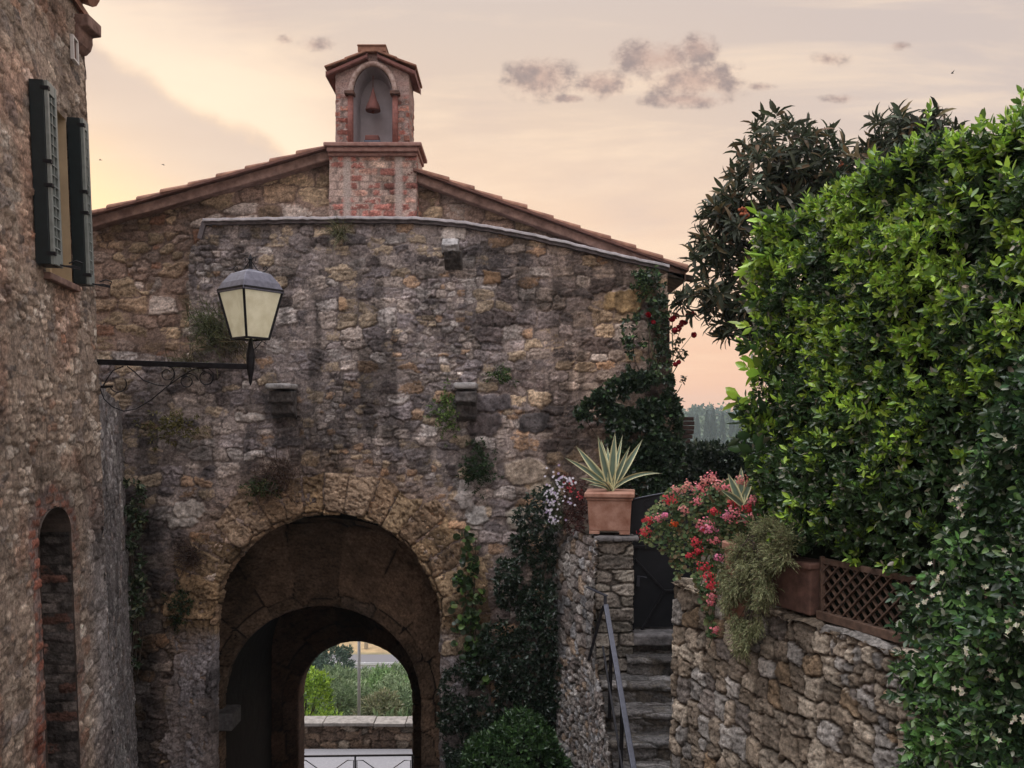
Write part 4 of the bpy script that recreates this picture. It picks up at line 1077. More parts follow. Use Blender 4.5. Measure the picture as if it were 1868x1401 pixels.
wall_patch('stonework_end', rwall, 4.58, 8.2, -6.0, -1.40, .05, ST_RIGHT, r_to3)
mb = MB(); q = [rw(.09, .10, 0), rw(7.8, .10, 0), rw(7.8, .55, 0), rw(.09, .55, 0)]
mb.add([(*p[:2], -1.50) for p in q]+[(*p[:2], -6.2) for p in q], [(0, 1, 2, 3), (7, 6, 5, 4), (0, 4, 5, 1), (1, 5, 6, 2), (2, 6, 7, 3), (3, 7, 4, 0)]); mb.build('fill', M['core'], rwall)
def rtop_to3(u, v, h):
    return RC[0]+rd[0]*u-rn[0]*v, RC[1]+rd[1]*u-rn[1]*v, -1.452+h-.02*np.exp(-((v+.01)/.03)**2)+.05*(fbm(u*3, u*0, 3, 441)-.5)
wall_patch('wall_top', rwall, -.02, 5.2, -.015, .52, .014, dict(ST_RIGHT, seed=455, sw=.30, rh=.26, small=.2, ml=-.03), rtop_to3)

# trellis
tre = thing('trellis', 'brown wooden lattice trellis along the garden wall top under the hedge', 'trellis', tuple(rw(ru(1500), .1, -1.45)))
ua, ub = ru(1500, .1), ru(1500, .1)+1.7; za, zb_ = -1.40, -1.02
mb = MB()
mb.bar(rw(ua-.02, .085, za-.005), rw(ub, .085, za-.005), .05, .06); mb.bar(rw(ua, .10, zb_), rw(ub, .10, zb_), .03, .04)
for u in (ua, (ua+ub)/2, ub): mb.bar(rw(u, .10, za-.03), rw(u, .10, zb_+.03), .035, .03, (1, 0, 0))
mb.build('frame', M['wood'], tre, .004)
mb = MB(); k = 0; u = ua-.36
while u < ub:
    for (s0, s1, d) in ((u, u+.36, .095), (u+.36, u, .108)):
        a0, a1 = s0, s1; z0, z1 = za, zb_
        def clip(a, z, b, w):
            return a, z
        p0 = [s0, za]; p1 = [s1, zb_]
        for p, q in ((p0, p1), (p1, p0)):
            for lim, less in ((ua, True), (ub, False)):
                if (p[0] < lim) == less and p[0] != lim and (q[0] < lim) != less:
                    t = (lim-p[0])/(q[0]-p[0]); p[1] += (q[1]-p[1])*t; p[0] = lim
        if ua-1e-6 <= p0[0] <= ub+1e-6 and ua-1e-6 <= p1[0] <= ub+1e-6:
            mb.bar(rw(p0[0], d, p0[1]), rw(p1[0], d, p1[1]), .008, .026, (float(rn[0]), float(rn[1]), 0))
    u += .088
mb.build('lattice', M['wood'], tre)

# trough
tro = thing('planter_trough', 'dark old terracotta trough on the garden wall beside the trellis', 'planter', tuple(rw(ru(1462), .15, -1.44)))
Rw = Matrix.Rotation(math.atan2(rd[1], rd[0]), 3, 'Z')
tc_ = rw(ru(1458, .14), .13, 0)
mb = MB(); mb.box((tc_[0], tc_[1], -1.25), (.44, .20, .34), Rw, 1.08); mb.build('body', M['terra_dark'], tro, .012)
mb = MB(); mb.box((tc_[0], tc_[1], -1.065), (.50, .26, .05), Rw); mb.build('rim', M['terra_dark'], tro, .016, seg=3)

# ------------------------------------------------------------------ terracotta pot
pot = thing('terracotta_pot', 'square terracotta pot on the stone pillar, holding the large variegated agave', 'flower pot', (1.10, 8.93, -1.27))
pyaw = math.radians(-9); Rp = Matrix.Rotation(pyaw, 3, 'Z'); pcx, pcy = PX(1113, 8.95), 8.95
mb = MB(); mb.box((pcx, pcy, -1.03), (.43, .43, .38), Rp, 1.10); mb.build('body', M['terra'], pot, .014)
mb = MB(); mb.box((pcx, pcy, -.835), (.53, .53, .055), Rp); mb.box((pcx, pcy, -.878), (.495, .495, .03), Rp); mb.build('rim', M['terra'], pot, .018, seg=3)
for a in (-1, 1):
    for b in (-1, 1):
        mb = MB(); p = Rp @ Vector((a*.16, b*.16, 0)); mb.box((pcx+p.x, pcy+p.y, -1.235), (.11, .11, .035), Rp); mb.build('foot', M['terra'], pot, .005)
mb = MB(); mb.box((pcx, pcy, -.818), (.44, .44, .02), Rp); mb.build('soil', M['soil'], pot)
#PART2
# ------------------------------------------------------------------ foliage helpers
TEMPL_FULL = (np.array([(0, 0, 0), (.18, .30, .02), (.18, -.30, .02), (.48, .5, .03), (.48, -.5, .03), (.80, .28, .0), (.80, -.28, .0), (1, 0, -.06), (.18, 0, -.05), (.48, 0, -.08), (.80, 0, -.06)]),
              [(0, 8, 1), (0, 2, 8), (8, 9, 3, 1), (2, 4, 9, 8), (9, 10, 5, 3), (4, 6, 10, 9), (10, 7, 5), (6, 7, 10)])
TEMPL_LONG = (np.array([(0, 0, 0), (.2, .34, .05), (.2, -.34, .05), (.5, .5, .06), (.5, -.5, .06), (.8, .30, -.04), (.8, -.30, -.04), (.97, 0, -.20), (.2, 0, .0), (.5, 0, -.0), (.8, 0, -.09)]), TEMPL_FULL[1])
TEMPL_SIMPLE = (np.array([(0, 0, 0), (.45, .5, .06), (.45, -.5, .06), (1, 0, -.04), (.45, 0, -.06)]), [(0, 4, 1), (0, 2, 4), (4, 3, 1), (2, 3, 4)])
TEMPL_ROUND = (np.array([(0, 0, 0)]+[(.5-.5*math.cos(a), .5*math.sin(a), .05*math.cos(2*a)) for a in np.linspace(.7, 2*math.pi-.7, 7)]+[(.42, 0, -.08)]),
               [(8, 0, 1)]+[(8, i, i+1) for i in range(1, 7)]+[(8, 7, 0)])
TEMPL_BLADE = (np.array([(0, .5, 0), (0, -.5, 0), (.5, .42, .08), (.5, -.42, .08), (1, 0, -.10)]), [(0, 1, 3, 2), (2, 3, 4)])
def nrm(a): return a/np.maximum(np.linalg.norm(a, axis=-1, keepdims=True), 1e-9)
def rvec(n, rng=RNG): return nrm(rng.normal(size=(n, 3)))
def leaf_arrays(Pp, D, Nn, L, Wd, templ):
    T, fs = templ
    D = nrm(D); S = nrm(np.cross(Nn, D)); U = np.cross(D, S)
    L = np.broadcast_to(np.asarray(L, float), (len(Pp),)); Wd = np.broadcast_to(np.asarray(Wd, float), (len(Pp),))
    V = Pp[:, None, :]+L[:, None, None]*(T[None, :, 0:1]*D[:, None, :]+T[None, :, 2:3]*U[:, None, :])+(Wd[:, None, None]*T[None, :, 1:2])*S[:, None, :]
    return V
def leaf_mesh(name, mat, parent, Pp, D, Nn, L, Wd, C, templ=TEMPL_FULL, smooth=True):
    T, fs = templ; V = leaf_arrays(Pp, D, Nn, L, Wd, templ); n, k = V.shape[:2]
    flat = np.concatenate([np.array(f) for f in fs]); tot = np.array([len(f) for f in fs]); per = len(flat)
    idx = (flat[None, :]+(np.arange(n)*k)[:, None]).ravel()
    tots = np.tile(tot, n); st = np.concatenate([[0], np.cumsum(tots)[:-1]])
    cols = np.repeat(np.asarray(C), k, axis=0)
    return link(name, fast_mesh(name, V.reshape(-1, 3), idx, st, tots, cols, smooth), mat, parent)
def shoots(Pp, D, m, L0, spread=(35, 85), stem=.5, rng=RNG, droop=0.0):
    """m leaves spiralled round each shoot; returns positions, directions, normals, shoot index, place along shoot"""
    n = len(Pp); D = nrm(D)
    a = nrm(np.cross(D, rvec(n, rng))); b = np.cross(D, a)
    i = np.arange(m); ph = i*2.39996
    f = (i+.5)/m
    ang = np.radians(spread[1]+(spread[0]-spread[1])*f)[None, :]+rng.normal(size=(n, m))*.18
    ph = ph[None, :]+rng.uniform(0, 6.28, (n, 1))+rng.normal(size=(n, m))*.2
    rad = a[:, None, :]*np.cos(ph)[..., None]+b[:, None, :]*np.sin(ph)[..., None]
    dirs = D[:, None, :]*np.cos(ang)[..., None]+rad*np.sin(ang)[..., None]
    if droop: dirs = dirs+np.array((0, 0, -droop))*rng.uniform(.3, 1, (n, m))[..., None]
    pos = Pp[:, None, :]+D[:, None, :]*(L0*stem*f)[None, :, None]
    nor = D[:, None, :]+.35*rng.normal(size=(n, m, 3))
    return pos.reshape(-1, 3), nrm(dirs).reshape(-1, 3), nor.reshape(-1, 3), np.repeat(np.arange(n), m), np.tile(f, n)
def cols_mix(base, n, rng=RNG, var=.25):
    c = np.tile(np.asarray(base, float), (n, 1)); return c*(1+var*rng.normal(size=(n, 1)))*(1+.06*rng.normal(size=(n, 3)))
def pxy(px, py, Y): return np.stack([(px-CX)/F*Y, Y, (HY-py)/F*Y], -1)
def in_poly(x, y, poly):
    c = np.zeros(x.shape, bool); n = len(poly)
    for i in range(n):
        x0, y0 = poly[i]; x1, y1 = poly[(i+1) % n]
        if y0 == y1: continue
        k = ((y0 > y) != (y1 > y)) & (x < (x1-x0)*(y-y0)/(y1-y0)+x0); c ^= k
    return c
def sample_poly(poly, n, rng=RNG):
    p = np.array(poly, float); out = []; tot = 0
    while tot < n:
        x = rng.uniform(p[:, 0].min(), p[:, 0].max(), n*2); y = rng.uniform(p[:, 1].min(), p[:, 1].max(), n*2)
        k = in_poly(x, y, poly); out.append(np.stack([x[k], y[k]], 1)); tot += k.sum()
    return np.concatenate(out)[:n]
def flower_arrays(Pp, Nn, r, petals=5, wid=.75):
    """open flowers: petals round each centre"""
    n = len(Pp); Nn = nrm(Nn); a = nrm(np.cross(Nn, rvec(n))); b = np.cross(Nn, a)
    ph = 2*math.pi*np.arange(petals)/petals
    D = a[:, None, :]*np.cos(ph)[None, :, None]+b[:, None, :]*np.sin(ph)[None, :, None]+.25*Nn[:, None, :]
    return np.repeat(Pp, petals, 0), D.reshape(-1, 3), np.repeat(Nn, petals, 0), np.repeat(np.broadcast_to(r, (n,)), petals), np.repeat(np.broadcast_to(r, (n,)), petals)*wid

# ------------------------------------------------------------------ hedge on the garden wall
hedge = thing('hedge', 'tall broad hedge of glossy bright green leaves on top of the garden wall', 'hedge', tuple(rw(2.2, .5, -1.5)))
hp = [(1372, 500), (1392, 455), (1450, 405), (1500, 378), (1560, 332), (1640, 292), (1700, 272), (1760, 268), (1800, 256), (1868, 238), (2000, 200), (2300, 100)]
hu = np.array([ru(p[0], .25) for p in hp]); hz = np.array([PZ(p[1], RC[1]+rd[1]*ru(p[0], .25)-rn[1]*.25) for p in hp])
HU0 = float(hu[0])+.27
def htop(u): return np.interp(u, hu, hz)
def hedge_pts(n, u0, u1, rng=RNG):
    kind = rng.uniform(size=n); u = rng.uniform(u0, u1, n); zt_ = htop(u)
    zb = -1.02+.35*(fbm(u*2.2, u*0, 2, 12)-.5)+.55*(1-ss(u, HU0, HU0+.5))*0
    z = zb+(zt_-zb)*rng.uniform(size=n)**.92
    lump = (fbm(u*2.1, z*2.1, 3, 21)-.5)
    d = .05-lump*.50+np.abs(rng.normal(size=n))*.10+.20*ss(z, .2, 2.)*ss(z-zt_, -.5, 0)
    nr_ = np.tile(np.array((rn[0], rn[1], .42)), (n, 1))+rng.normal(size=(n, 3))*.50
    # top
    t = kind > .70
    d = np.where(t, rng.uniform(.05, 1.15, n), d); z = np.where(t, zt_+(fbm(u*2.4, d*2.4, 3, 22)-.5)*.22-.05-np.abs(rng.normal(size=n))*.07, z)
    nr_ = np.where(t[:, None], np.array((rn[0]*.25, rn[1]*.25, 1.0))+rng.normal(size=(n, 3))*.42, nr_)
    # far end
    e = (kind > .58) & ~t
    u = np.where(e, HU0+.04+(fbm(z*2.2, d*2, 3, 23)-.5)*.35+np.abs(rng.normal(size=n))*.05, u)
    d = np.where(e, rng.uniform(0, 1.1, n), d); z = np.where(e, np.minimum(z, htop(u)), z)
    nr_ = np.where(e[:, None], np.array((-rd[0]+rn[0]*.5, -rd[1]+rn[1]*.5, .35))+rng.normal(size=(n, 3))*.40, nr_)
    p = np.stack([RC[0]+rd[0]*u-rn[0]*d, RC[1]+rd[1]*u-rn[1]*d, z], -1)
    return p, nr_, u, z, d, t, e
def hedge_leaves(name, n, u0, u1, m, L0):
    p, D, u, z, d, t, e = hedge_pts(n, u0, u1)
    cl = fbm(u*4.2, z*4.2, 3, 41)
    yp = np.clip(.03+.75*ss(z, -.6, 1.1)*ss(cl, .40, .56)+.45*t+.28*e+.20*ss(cl, .54, .64), 0, .95)
    yp = yp*np.where(d > .22, np.where(t, 1, .35), 1)
    ys = RNG.uniform(size=n) < yp
    P_, D_, N_, si, f = shoots(p, D, m, L0*1.4, (18, 82), .8)
    k = len(P_); tipf = f[:]
    young = ys[si] & (RNG.uniform(size=k) < .30+.75*tipf)
    base = np.where(young[:, None], np.array((.32, .48, .06)), np.array((.045, .088, .028)))
    mid = ys[si] & ~young; base = np.where(mid[:, None], np.array((.16, .27, .045)), base)
    dry = RNG.uniform(size=k) < .05; base = np.where(dry[:, None], np.array((.36, .35, .26)), base)  # dry leaves, more of them to paint in whitish highlights
    C = base*(1+.22*RNG.normal(size=(k, 1)))*(1+.07*RNG.normal(size=(k, 3)))
    L = L0*(1.0-.35*tipf)*RNG.uniform(.55, 1.45, k)
    leaf_mesh(name, M['leaf'], hedge, P_, D_, N_, L, L*RNG.uniform(.40, .52, k), C)
hedge_leaves('foliage', 8600, HU0, 3.55, 10, .056)
hedge_leaves('foliage_beyond', 1500, 3.5, 7.6, 8, .14)
# loose sprigs standing out of the clipped surface, with their stems
p, D, u, z, d, t, e = hedge_pts(260, HU0, 3.55)
D = nrm(D+np.array((0, 0, .7))); ln = RNG.uniform(.06, .20, len(p)); sb = p-D*.05; mb = MB(); PP = []; DD = []
for q in range(len(p)):
    mb.tube([sb[q], sb[q]+D[q]*(.05+ln[q]*.6)+RNG.normal(size=3)*.006, p[q]+D[q]*ln[q]], [.0035, .0028, .0015], 4)
mb.build('sprig_stem', M['twig'], hedge)['kind'] = 'stuff'
for f_ in (.25, .5, .75, 1.0): PP.append(p+D*(ln*f_)[:, None]); DD.append(D+RNG.normal(size=D.shape)*.25)
P_, D_, N_, si, f = shoots(np.concatenate(PP), np.concatenate(DD), 4, .05, (20, 75), .6); k = len(P_); L = .062*RNG.uniform(.6, 1.3, k)
C = np.where((RNG.uniform(size=k) < .55)[:, None], np.array((.36, .54, .07)), np.array((.14, .25, .05)))*(1+.2*RNG.normal(size=(k, 1)))
leaf_mesh('sprigs', M['leaf'], hedge, P_, D_, N_, L, L*.44, C)
mb = MB(); k = 40; vs = []; rows = []
us = np.linspace(HU0+.20, 7.6, k)
for u in us:
    tz = float(htop(u)); r = []
    for (d, z) in ((.18, -1.47), (.22, -.2), (.34, tz-.5), (.42, tz-.20), (.7, tz-.16), (1.0, tz-.22), (1.15, -1.5)):
        r.append(tuple(rw(u, d+random.uniform(-.05, .05), z+random.uniform(-.06, .06))))
    rows.append(r)
n = len(rows[0]); vs = [p for r in rows for p in r]
mb.add(vs, [(i*n+j, i*n+j+1, (i+1)*n+j+1, (i+1)*n+j) for i in range(k-1) for j in range(n-1)]+[tuple(range(n)), tuple(range((k-1)*n, k*n))[::-1]]+[(i*n+n-1, i*n, (i+1)*n, (i+1)*n+n-1) for i in range(k-1)])
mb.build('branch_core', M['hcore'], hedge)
mb = MB()
for i in range(16):
    u = HU0+.2+i*.22+random.uniform(-.05, .05); a = rw(u, .55, -1.6); mb.tube([a, rw(u+.05, .4, -.9), rw(u+random.uniform(-.1, .1), .25, -.2)], [.025, .02, .012], 6)
mb.build('stem', M['bark'], hedge)

# ------------------------------------------------------------------ jasmine hanging over the wall
jas = thing('star_jasmine', 'dark green jasmine with small white flowers hanging over the garden wall beside the trellis', 'climbing plant', tuple(rw(3.2, 0, -1.4)))
jpoly = [(1868, 640), (1838, 720), (1800, 800), (1752, 880), (1728, 960), (1700, 1040), (1648, 1075), (1634, 1150), (1628, 1240), (1650, 1320), (1640, 1420), (1640, 1650), (2300, 1650), (2300, 500)]
def jas_pts(n):
    q = sample_poly(jpoly, n); px, py = q[:, 0], q[:, 1]
    lump = fbm(px/95, py/95, 3, 61)
    d = -(.08+.42*lump+.10*ss(px, 1640, 1800))
    u = ru(px, d); Y = RC[1]+rd[1]*u-rn[1]*d
    return pxy(px, py, Y), lump, px, py
p, lump, px_, py_ = jas_pts(5200)
D = np.tile(np.array((rn[0], rn[1], .25)), (len(p), 1))+RNG.normal(size=(len(p), 3))*.5
P_, D_, N_, si, f = shoots(p-nrm(D)*RNG.uniform(0, .14, (len(p), 1)), D, 8, .10, (25, 88), .8, droop=.25)
k = len(P_); yg = (RNG.uniform(size=k) < .15+.45*ss(lump[si], .45, .62)*(1-ss(px_[si], 1690, 1860)))
base = np.where(yg[:, None], np.array((.13, .26, .07)), np.array((.040, .080, .034)))
C = base*(1+.25*RNG.normal(size=(k, 1)))*(1+.07*RNG.normal(size=(k, 3))); L = .050*RNG.uniform(.6, 1.4, k); pale = RNG.uniform(size=k) < .05; C[pale] = np.array((.42, .45, .34))  # scattered pale leaves stand in for glossy highlights
leaf_mesh('foliage', M['leaf'], jas, P_, D_, N_, L, L*.5, C)
cen = sample_poly(jpoly[:10]+[(1640, 1420), (1900, 1420), (1900, 640)], 20)
fp = []; fn = []
for (cx_, cy_) in cen:
    m_ = random.randint(3, 7); lum = float(fbm(np.array([cx_/95]), np.array([cy_/95]), 3, 61)[0]); d = -(.14+.42*lum+.10*float(ss(np.array(cx_), 1640, 1800)))
    u = ru(cx_, d); Y = RC[1]+rd[1]*u-rn[1]*d; c0 = pxy(np.array(cx_), np.array(cy_), np.array(Y))
    for _ in range(m_): fp.append(c0+RNG.normal(size=3)*.022+np.array((rn[0], rn[1], 0))*.03); fn.append(np.array((rn[0], rn[1], .2))+RNG.normal(size=3)*.45)
a = flower_arrays(np.array(fp), np.array(fn), .017, 5, .62); k = len(a[0])
leaf_mesh('blossoms', M['petal'], jas, a[0], a[1], a[2], a[3], a[4], cols_mix((.66, .63, .48), k, var=.12), TEMPL_SIMPLE)
mb = MB()
for i in range(22):
    px0_ = random.uniform(1680, 2100); pts = []
    for t in np.linspace(0, 1, 7):
        px1_ = px0_+math.sin(t*5+i)*25; py1_ = 1000+t*500; d = -.10; u = ru(px1_, d); pts.append(pxy(np.array(px1_), np.array(py1_), np.array(RC[1]+rd[1]*u-rn[1]*d)))
    mb.tube(pts, .006, 5)
mb.build('stem', M['bark'], jas)

# ------------------------------------------------------------------ loquat behind the hedge
def crown(lobes, per, leafL, leafW, m, spread, colf, rng, shell=.55, up=.5):
    pp = []; dd = []
    for (px, py, rx, ry, Y) in lobes:
        c = P(px, py, Y); R = np.array((rx/F*Y, rx/F*Y*.9, ry/F*Y)); n = max(8, int(per*(rx*ry)/6000))
        v = rvec(n, rng); r = rng.uniform(size=(n, 1))**.42
        pp.append(c+v*R*r); dd.append(v+np.array((0, 0, up))+rng.normal(size=(n, 3))*.3)
    p = np.concatenate(pp); D = np.concatenate(dd)
    return shoots(p, D, m, leafL, spread, .35, rng, droop=.22)+(p,)
def loquat(name, label, lobes, trunk, limbs, per, L0=.19, group=None, fruit=()):
    t = thing(name, label, 'tree', trunk[0], group)
    P_, D_, N_, si, f, p = crown(lobes, per, L0, .05, 11, (25, 95), None, RNG)
    k = len(P_); b = RNG.uniform(size=k)
    base = np.where((b < .22)[:, None], np.array((.13, .095, .05)), np.array((.040, .050, .028)))
    base = np.where((b > .93)[:, None], np.array((.15, .17, .13)), base)
    C = base*(1+.25*RNG.normal(size=(k, 1)))*(1+.06*RNG.normal(size=(k, 3))); L = L0*RNG.uniform(.55, 1.2, k)
    leaf_mesh('crown', M['leafm'], t, P_, D_, N_, L, L*.235, C, TEMPL_LONG)
    mb = MB(); mb.tube(trunk, np.linspace(.10, .05, len(trunk)), 10)
    for l in limbs: mb.tube(l, np.linspace(.045, .012, len(l)), 7)
    # twigs out to every fifth rosette
    ends = [Vector(l[-1]) for l in limbs]
    for q in p[::4]:
        q = Vector(q); e = min(ends, key=lambda z: (z-q).length); mid = (e+q)/2+Vector((0, 0, -.04)); mb.tube([e, mid, q], [.010, .007, .004], 5)
    mb.build('trunk', M['bark'], t)
    for (px, py, Y) in fruit:
        mb = MB(); c0 = P(px, py, Y-.28); M.setdefault('fruit', None); M['fruit'] = M['fruit'] or mat_simple('small_red_fruit', (.42, .13, .06), .6)
        for _ in range(9):
            c = c0+np.array((random.uniform(-.05, .05), random.uniform(-.03, .03), random.uniform(-.05, .05))); mb.lathe(c, [(.002, -.018), (.015, -.012), (.018, 0), (.014, .012), (.003, .018)], 7)
        for _ in range(3): mb.tube([c0+np.array((random.uniform(-.05, .05), .02, random.uniform(-.05, .05))), c0, c0+np.array((0, .06, .03))], .004, 4)
        mb.build('fruit_cluster', M['fruit'], t, smooth=True)
    return t
YT = 9.6
lob = [(1425, 275, 78, 62, YT), (1395, 350, 88, 62, YT), (1480, 320, 70, 60, YT), (1360, 425, 82, 60, YT), (1440, 440, 96, 76, YT), (1300, 470, 46, 38, YT), (1300, 540, 60, 48, YT), (1370, 560, 70, 62, YT), (1345, 610, 40, 30, YT), (1520, 400, 70, 70, YT), (1330, 395, 44, 34, YT), (1500, 270, 36, 26, YT)]
T0 = tuple(P(1475, 1003, YT))
loquat('loquat_tree', 'dark long-leaved tree leaning over the gap beside the gate, behind the hedge', lob, [T0, tuple(P(1468, 800, YT)), tuple(P(1450, 640, YT)), tuple(P(1436, 520, YT))],
       [[tuple(P(1450, 640, YT)), tuple(P(1390, 590, YT)), tuple(P(1330, 560, YT))], [tuple(P(1436, 520, YT)), tuple(P(1380, 450, YT)), tuple(P(1320, 430, YT))], [tuple(P(1436, 520, YT)), tuple(P(1425, 400, YT)), tuple(P(1415, 290, YT))],
        [tuple(P(1436, 520, YT)), tuple(P(1470, 420, YT)), tuple(P(1490, 320, YT))], [tuple(P(1450, 640, YT)), tuple(P(1500, 500, YT)), tuple(P(1530, 400, YT))]], 62, .20, fruit=((1360, 395, YT), (1355, 383, YT), (1538, 300, YT)))
YE = 8.9
lobE = [(1660, 265, 80, 62, YE), (1625, 300, 60, 50, YE), (1700, 290, 62, 56, YE), (1570, 330, 52, 44, YE), (1660, 340, 100, 60, YE), (1655, 235, 50, 34, YE)]
T1 = tuple(P(1668, 1040, YE))
loquat('loquat_tree', 'rounded long-leaved tree with spiky top shoots rising above the middle of the hedge', lobE, [T1, tuple(P(1665, 700, YE)), tuple(P(1660, 420, YE))],
       [[tuple(P(1660, 420, YE)), tuple(P(1630, 330, YE)), tuple(P(1600, 290, YE))], [tuple(P(1660, 420, YE)), tuple(P(1662, 330, YE)), tuple(P(1664, 240, YE))], [tuple(P(1660, 420, YE)), tuple(P(1695, 340, YE)), tuple(P(1715, 290, YE))]], 64, .185)

# dark hedge closing the garden beyond the gate
dh = thing('garden_hedge', 'low dark evergreen hedge closing the garden beyond the iron gate', 'hedge', tuple(P(1290, 990, 11.2)))
n = 2000; px_ = RNG.uniform(1150, 1600, n); top_ = 826+14*(fbm(px_/30, px_*0, 3, 71)-.5)*2+ss(px_, 1240, 1180)*0
py_ = top_+(1005-top_)*RNG.uniform(size=n)**1.2; Y_ = 11.0+(fbm(px_/40, py_/40, 3, 72)-.5)*.5+np.abs(RNG.normal(size=n))*.12
tp = RNG.uniform(size=n) < .25; Y_ = np.where(tp, RNG.uniform(11, 11.9, n), Y_)
p = pxy(px_, py_, Y_); p[tp, 2] = PZ(826, 11.0)+RNG.normal(size=tp.sum())*.04
D = np.where(tp[:, None], np.array((0, -.2, 1.)), np.array((-.1, -1, .35)))+RNG.normal(size=(n, 3))*.45
P_, D_, N_, si, f = shoots(p, D, 9, .09, (20, 85), .8); k = len(P_)
L = .075*RNG.uniform(.7, 1.25, k); b = RNG.uniform(size=k)
C = np.where((b < .12)[:, None], np.array((.10, .13, .085)), np.array((.022, .038, .022)))*(1+.25*RNG.normal(size=(k, 1)))
leaf_mesh('foliage', M['leaf'], dh, P_, D_, N_, L, L*.46, C)
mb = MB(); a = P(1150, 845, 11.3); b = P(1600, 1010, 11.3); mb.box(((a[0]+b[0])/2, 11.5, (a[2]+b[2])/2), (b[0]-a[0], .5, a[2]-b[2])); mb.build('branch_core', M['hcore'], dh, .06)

# ------------------------------------------------------------------ climbers on the gate
def on_gate(px, py, out): return pxy(px, py, GY-out)
def climber(name, label, poly, n, L0, wr, col, young, yp, thick=.10, m=6, templ=TEMPL_FULL, thr=.0, sc=40, group=None, Y=GY, cat='climbing plant', mat='leaf', seed=81, droop=.3, stems=8, k2=None):
    t = thing(name, label, cat, tuple(P(np.mean([q[0] for q in poly]), max(q[1] for q in poly), Y)), group)
    q = sample_poly(poly, n*3); fl = fbm(q[:, 0]/sc, q[:, 1]/sc, 3, seed); q = q[fl > thr][:n]; fl = fbm(q[:, 0]/sc, q[:, 1]/sc, 3, seed); n = len(q)
    o_ = .03+thick*np.clip(fl*1.6-.3, 0, 1)*RNG.uniform(.2, 1, n)
    p = pxy(q[:, 0], q[:, 1], Y-o_)
    D = np.tile(np.array((0, -1, .15)), (n, 1))+RNG.normal(size=(n, 3))*.55
    P_, D_, N_, si, f = shoots(p, D, m, L0, (20, 88), .8, droop=droop); k = len(P_)
    b = RNG.uniform(size=k) < yp; C = np.where(b[:, None], np.array(young), np.array(col))*(1+.25*RNG.normal(size=(k, 1)))*(1+.07*RNG.normal(size=(k, 3)))
    L = L0*RNG.uniform(.6, 1.3, k); leaf_mesh('foliage', M[mat], t, P_, D_, N_, L, L*wr, C, templ)
    pa = np.array(poly, float); mb = MB()
    for i in range(stems):
        s0 = q[RNG.integers(len(q))]; pts = []; yb = pa[:, 1].max()
        for tt in np.linspace(0, 1, 6): pts.append(P(s0[0]+math.sin(tt*4+i)*8+(np.mean(pa[pa[:, 1] > yb-60, 0])-s0[0])*(1-tt)*.8, yb+(s0[1]-yb)*tt, Y-.03-.3*thick))
        mb.tube(pts, np.linspace(.010, .004, 6), 5)
    if stems: mb.build('stem', M['bark'], t)
    return t, p
# big dark climber right of the arch
climber('dark_climber', 'tall mass of dark small-leaved climber between the arch and the stair wall', [(1000, 880), (960, 905), (930, 960), (905, 1030), (900, 1130), (860, 1180), (805, 1235), (800, 1300), (815, 1420), (815, 1560), (1060, 1560), (1055, 1420), (1030, 1300), (1016, 1150), (1012, 960)], 3400, .05, .5, (.024, .042, .024), (.16, .185, .16), .065, .45, 7, thr=.31, sc=42, Y=9.9, seed=91)  # second leaf colour paints pale highlights among the dark leaves
climber('ivy', 'ivy with a few large pale leaves climbing beside the right side of the arch', [(842, 965), (860, 975), (868, 1020), (884, 1060), (886, 1120), (900, 1180), (895, 1240), (845, 1240), (832, 1180), (830, 1120), (828, 1070), (842, 1030)], 120, .078, .95, (.040, .072, .028), (.13, .22, .06), .25, .10, 3, TEMPL_ROUND, .44, 14, Y=9.93, seed=93)
climber('gate_creeper', 'leafy dark creeper covering the lower right corner of the gate wall', [(1068, 730), (1120, 690), (1170, 680), (1226, 690), (1242, 760), (1246, 905), (1170, 905), (1120, 880), (1105, 800), (1060, 780), (1048, 760)], 1500, .06, .6, (.026, .045, .024), (.075, .125, .055),   .16, .20, 7, thr=.40, sc=24, Y=9.9, seed=95)
climber('gate_creeper', 'thin sparse creeper with small leaves on the upper right edge of the gate wall', [(1150, 500), (1190, 490), (1215, 520), (1222, 700), (1150, 700), (1135, 600)], 200, .055, .6, (.032, .055, .028), (.095, .15, .06),    .25, .12, 5, thr=.54, sc=22, Y=9.95, seed=97)
climber('wall_vine', 'narrow vine with pale-edged leaves in the corner between the house and the gate', [(228, 870), (262, 880), (268, 940), (262, 1010), (266, 1060), (262, 1150), (250, 1230), (228, 1230), (226, 1060), (222, 960)], 170, .06, .5, (.045, .075, .035), (.22, .25, .15), .16, .10, 5, thr=.47, sc=20, Y=9.86, seed=99)

# climbing rose past the right edge
rose = thing('climbing_rose', 'climbing rose with dark red flowers reaching out past the right edge of the gate', 'rose', tuple(P(1236, 900, 9.8)))
mb = MB(); YR = 9.85
stems_ = [[(1240, 900), (1238, 800), (1226, 740), (1222, 690), (1228, 650), (1238, 610), (1250, 585)], [(1238, 800), (1224, 730), (1226, 670), (1240, 640), (1262, 612)], [(1230, 722), (1238, 712), (1244, 700)], [(1228, 650), (1226, 600), (1228, 570)], [(1222, 690), (1235, 668), (1240, 660)], [(1226, 740), (1190, 640), (1180, 580)]]
for s in stems_: mb.tube([P(a, b, YR) for a, b in s], np.linspace(.008, .003, len(s)), 6)
mb.build('stem', M['twig'], rose)
q = np.array([(1232, 640), (1238, 632), (1246, 638), (1228, 650), (1240, 655), (1250, 640), (1225, 628), (1234, 622), (1222, 662), (1232, 665), (1244, 650), (1226, 612), (1230, 600), (1243, 697), (1247, 694), (1240, 620), (1224, 645), (1216, 600), (1210, 630), (1218, 570)])
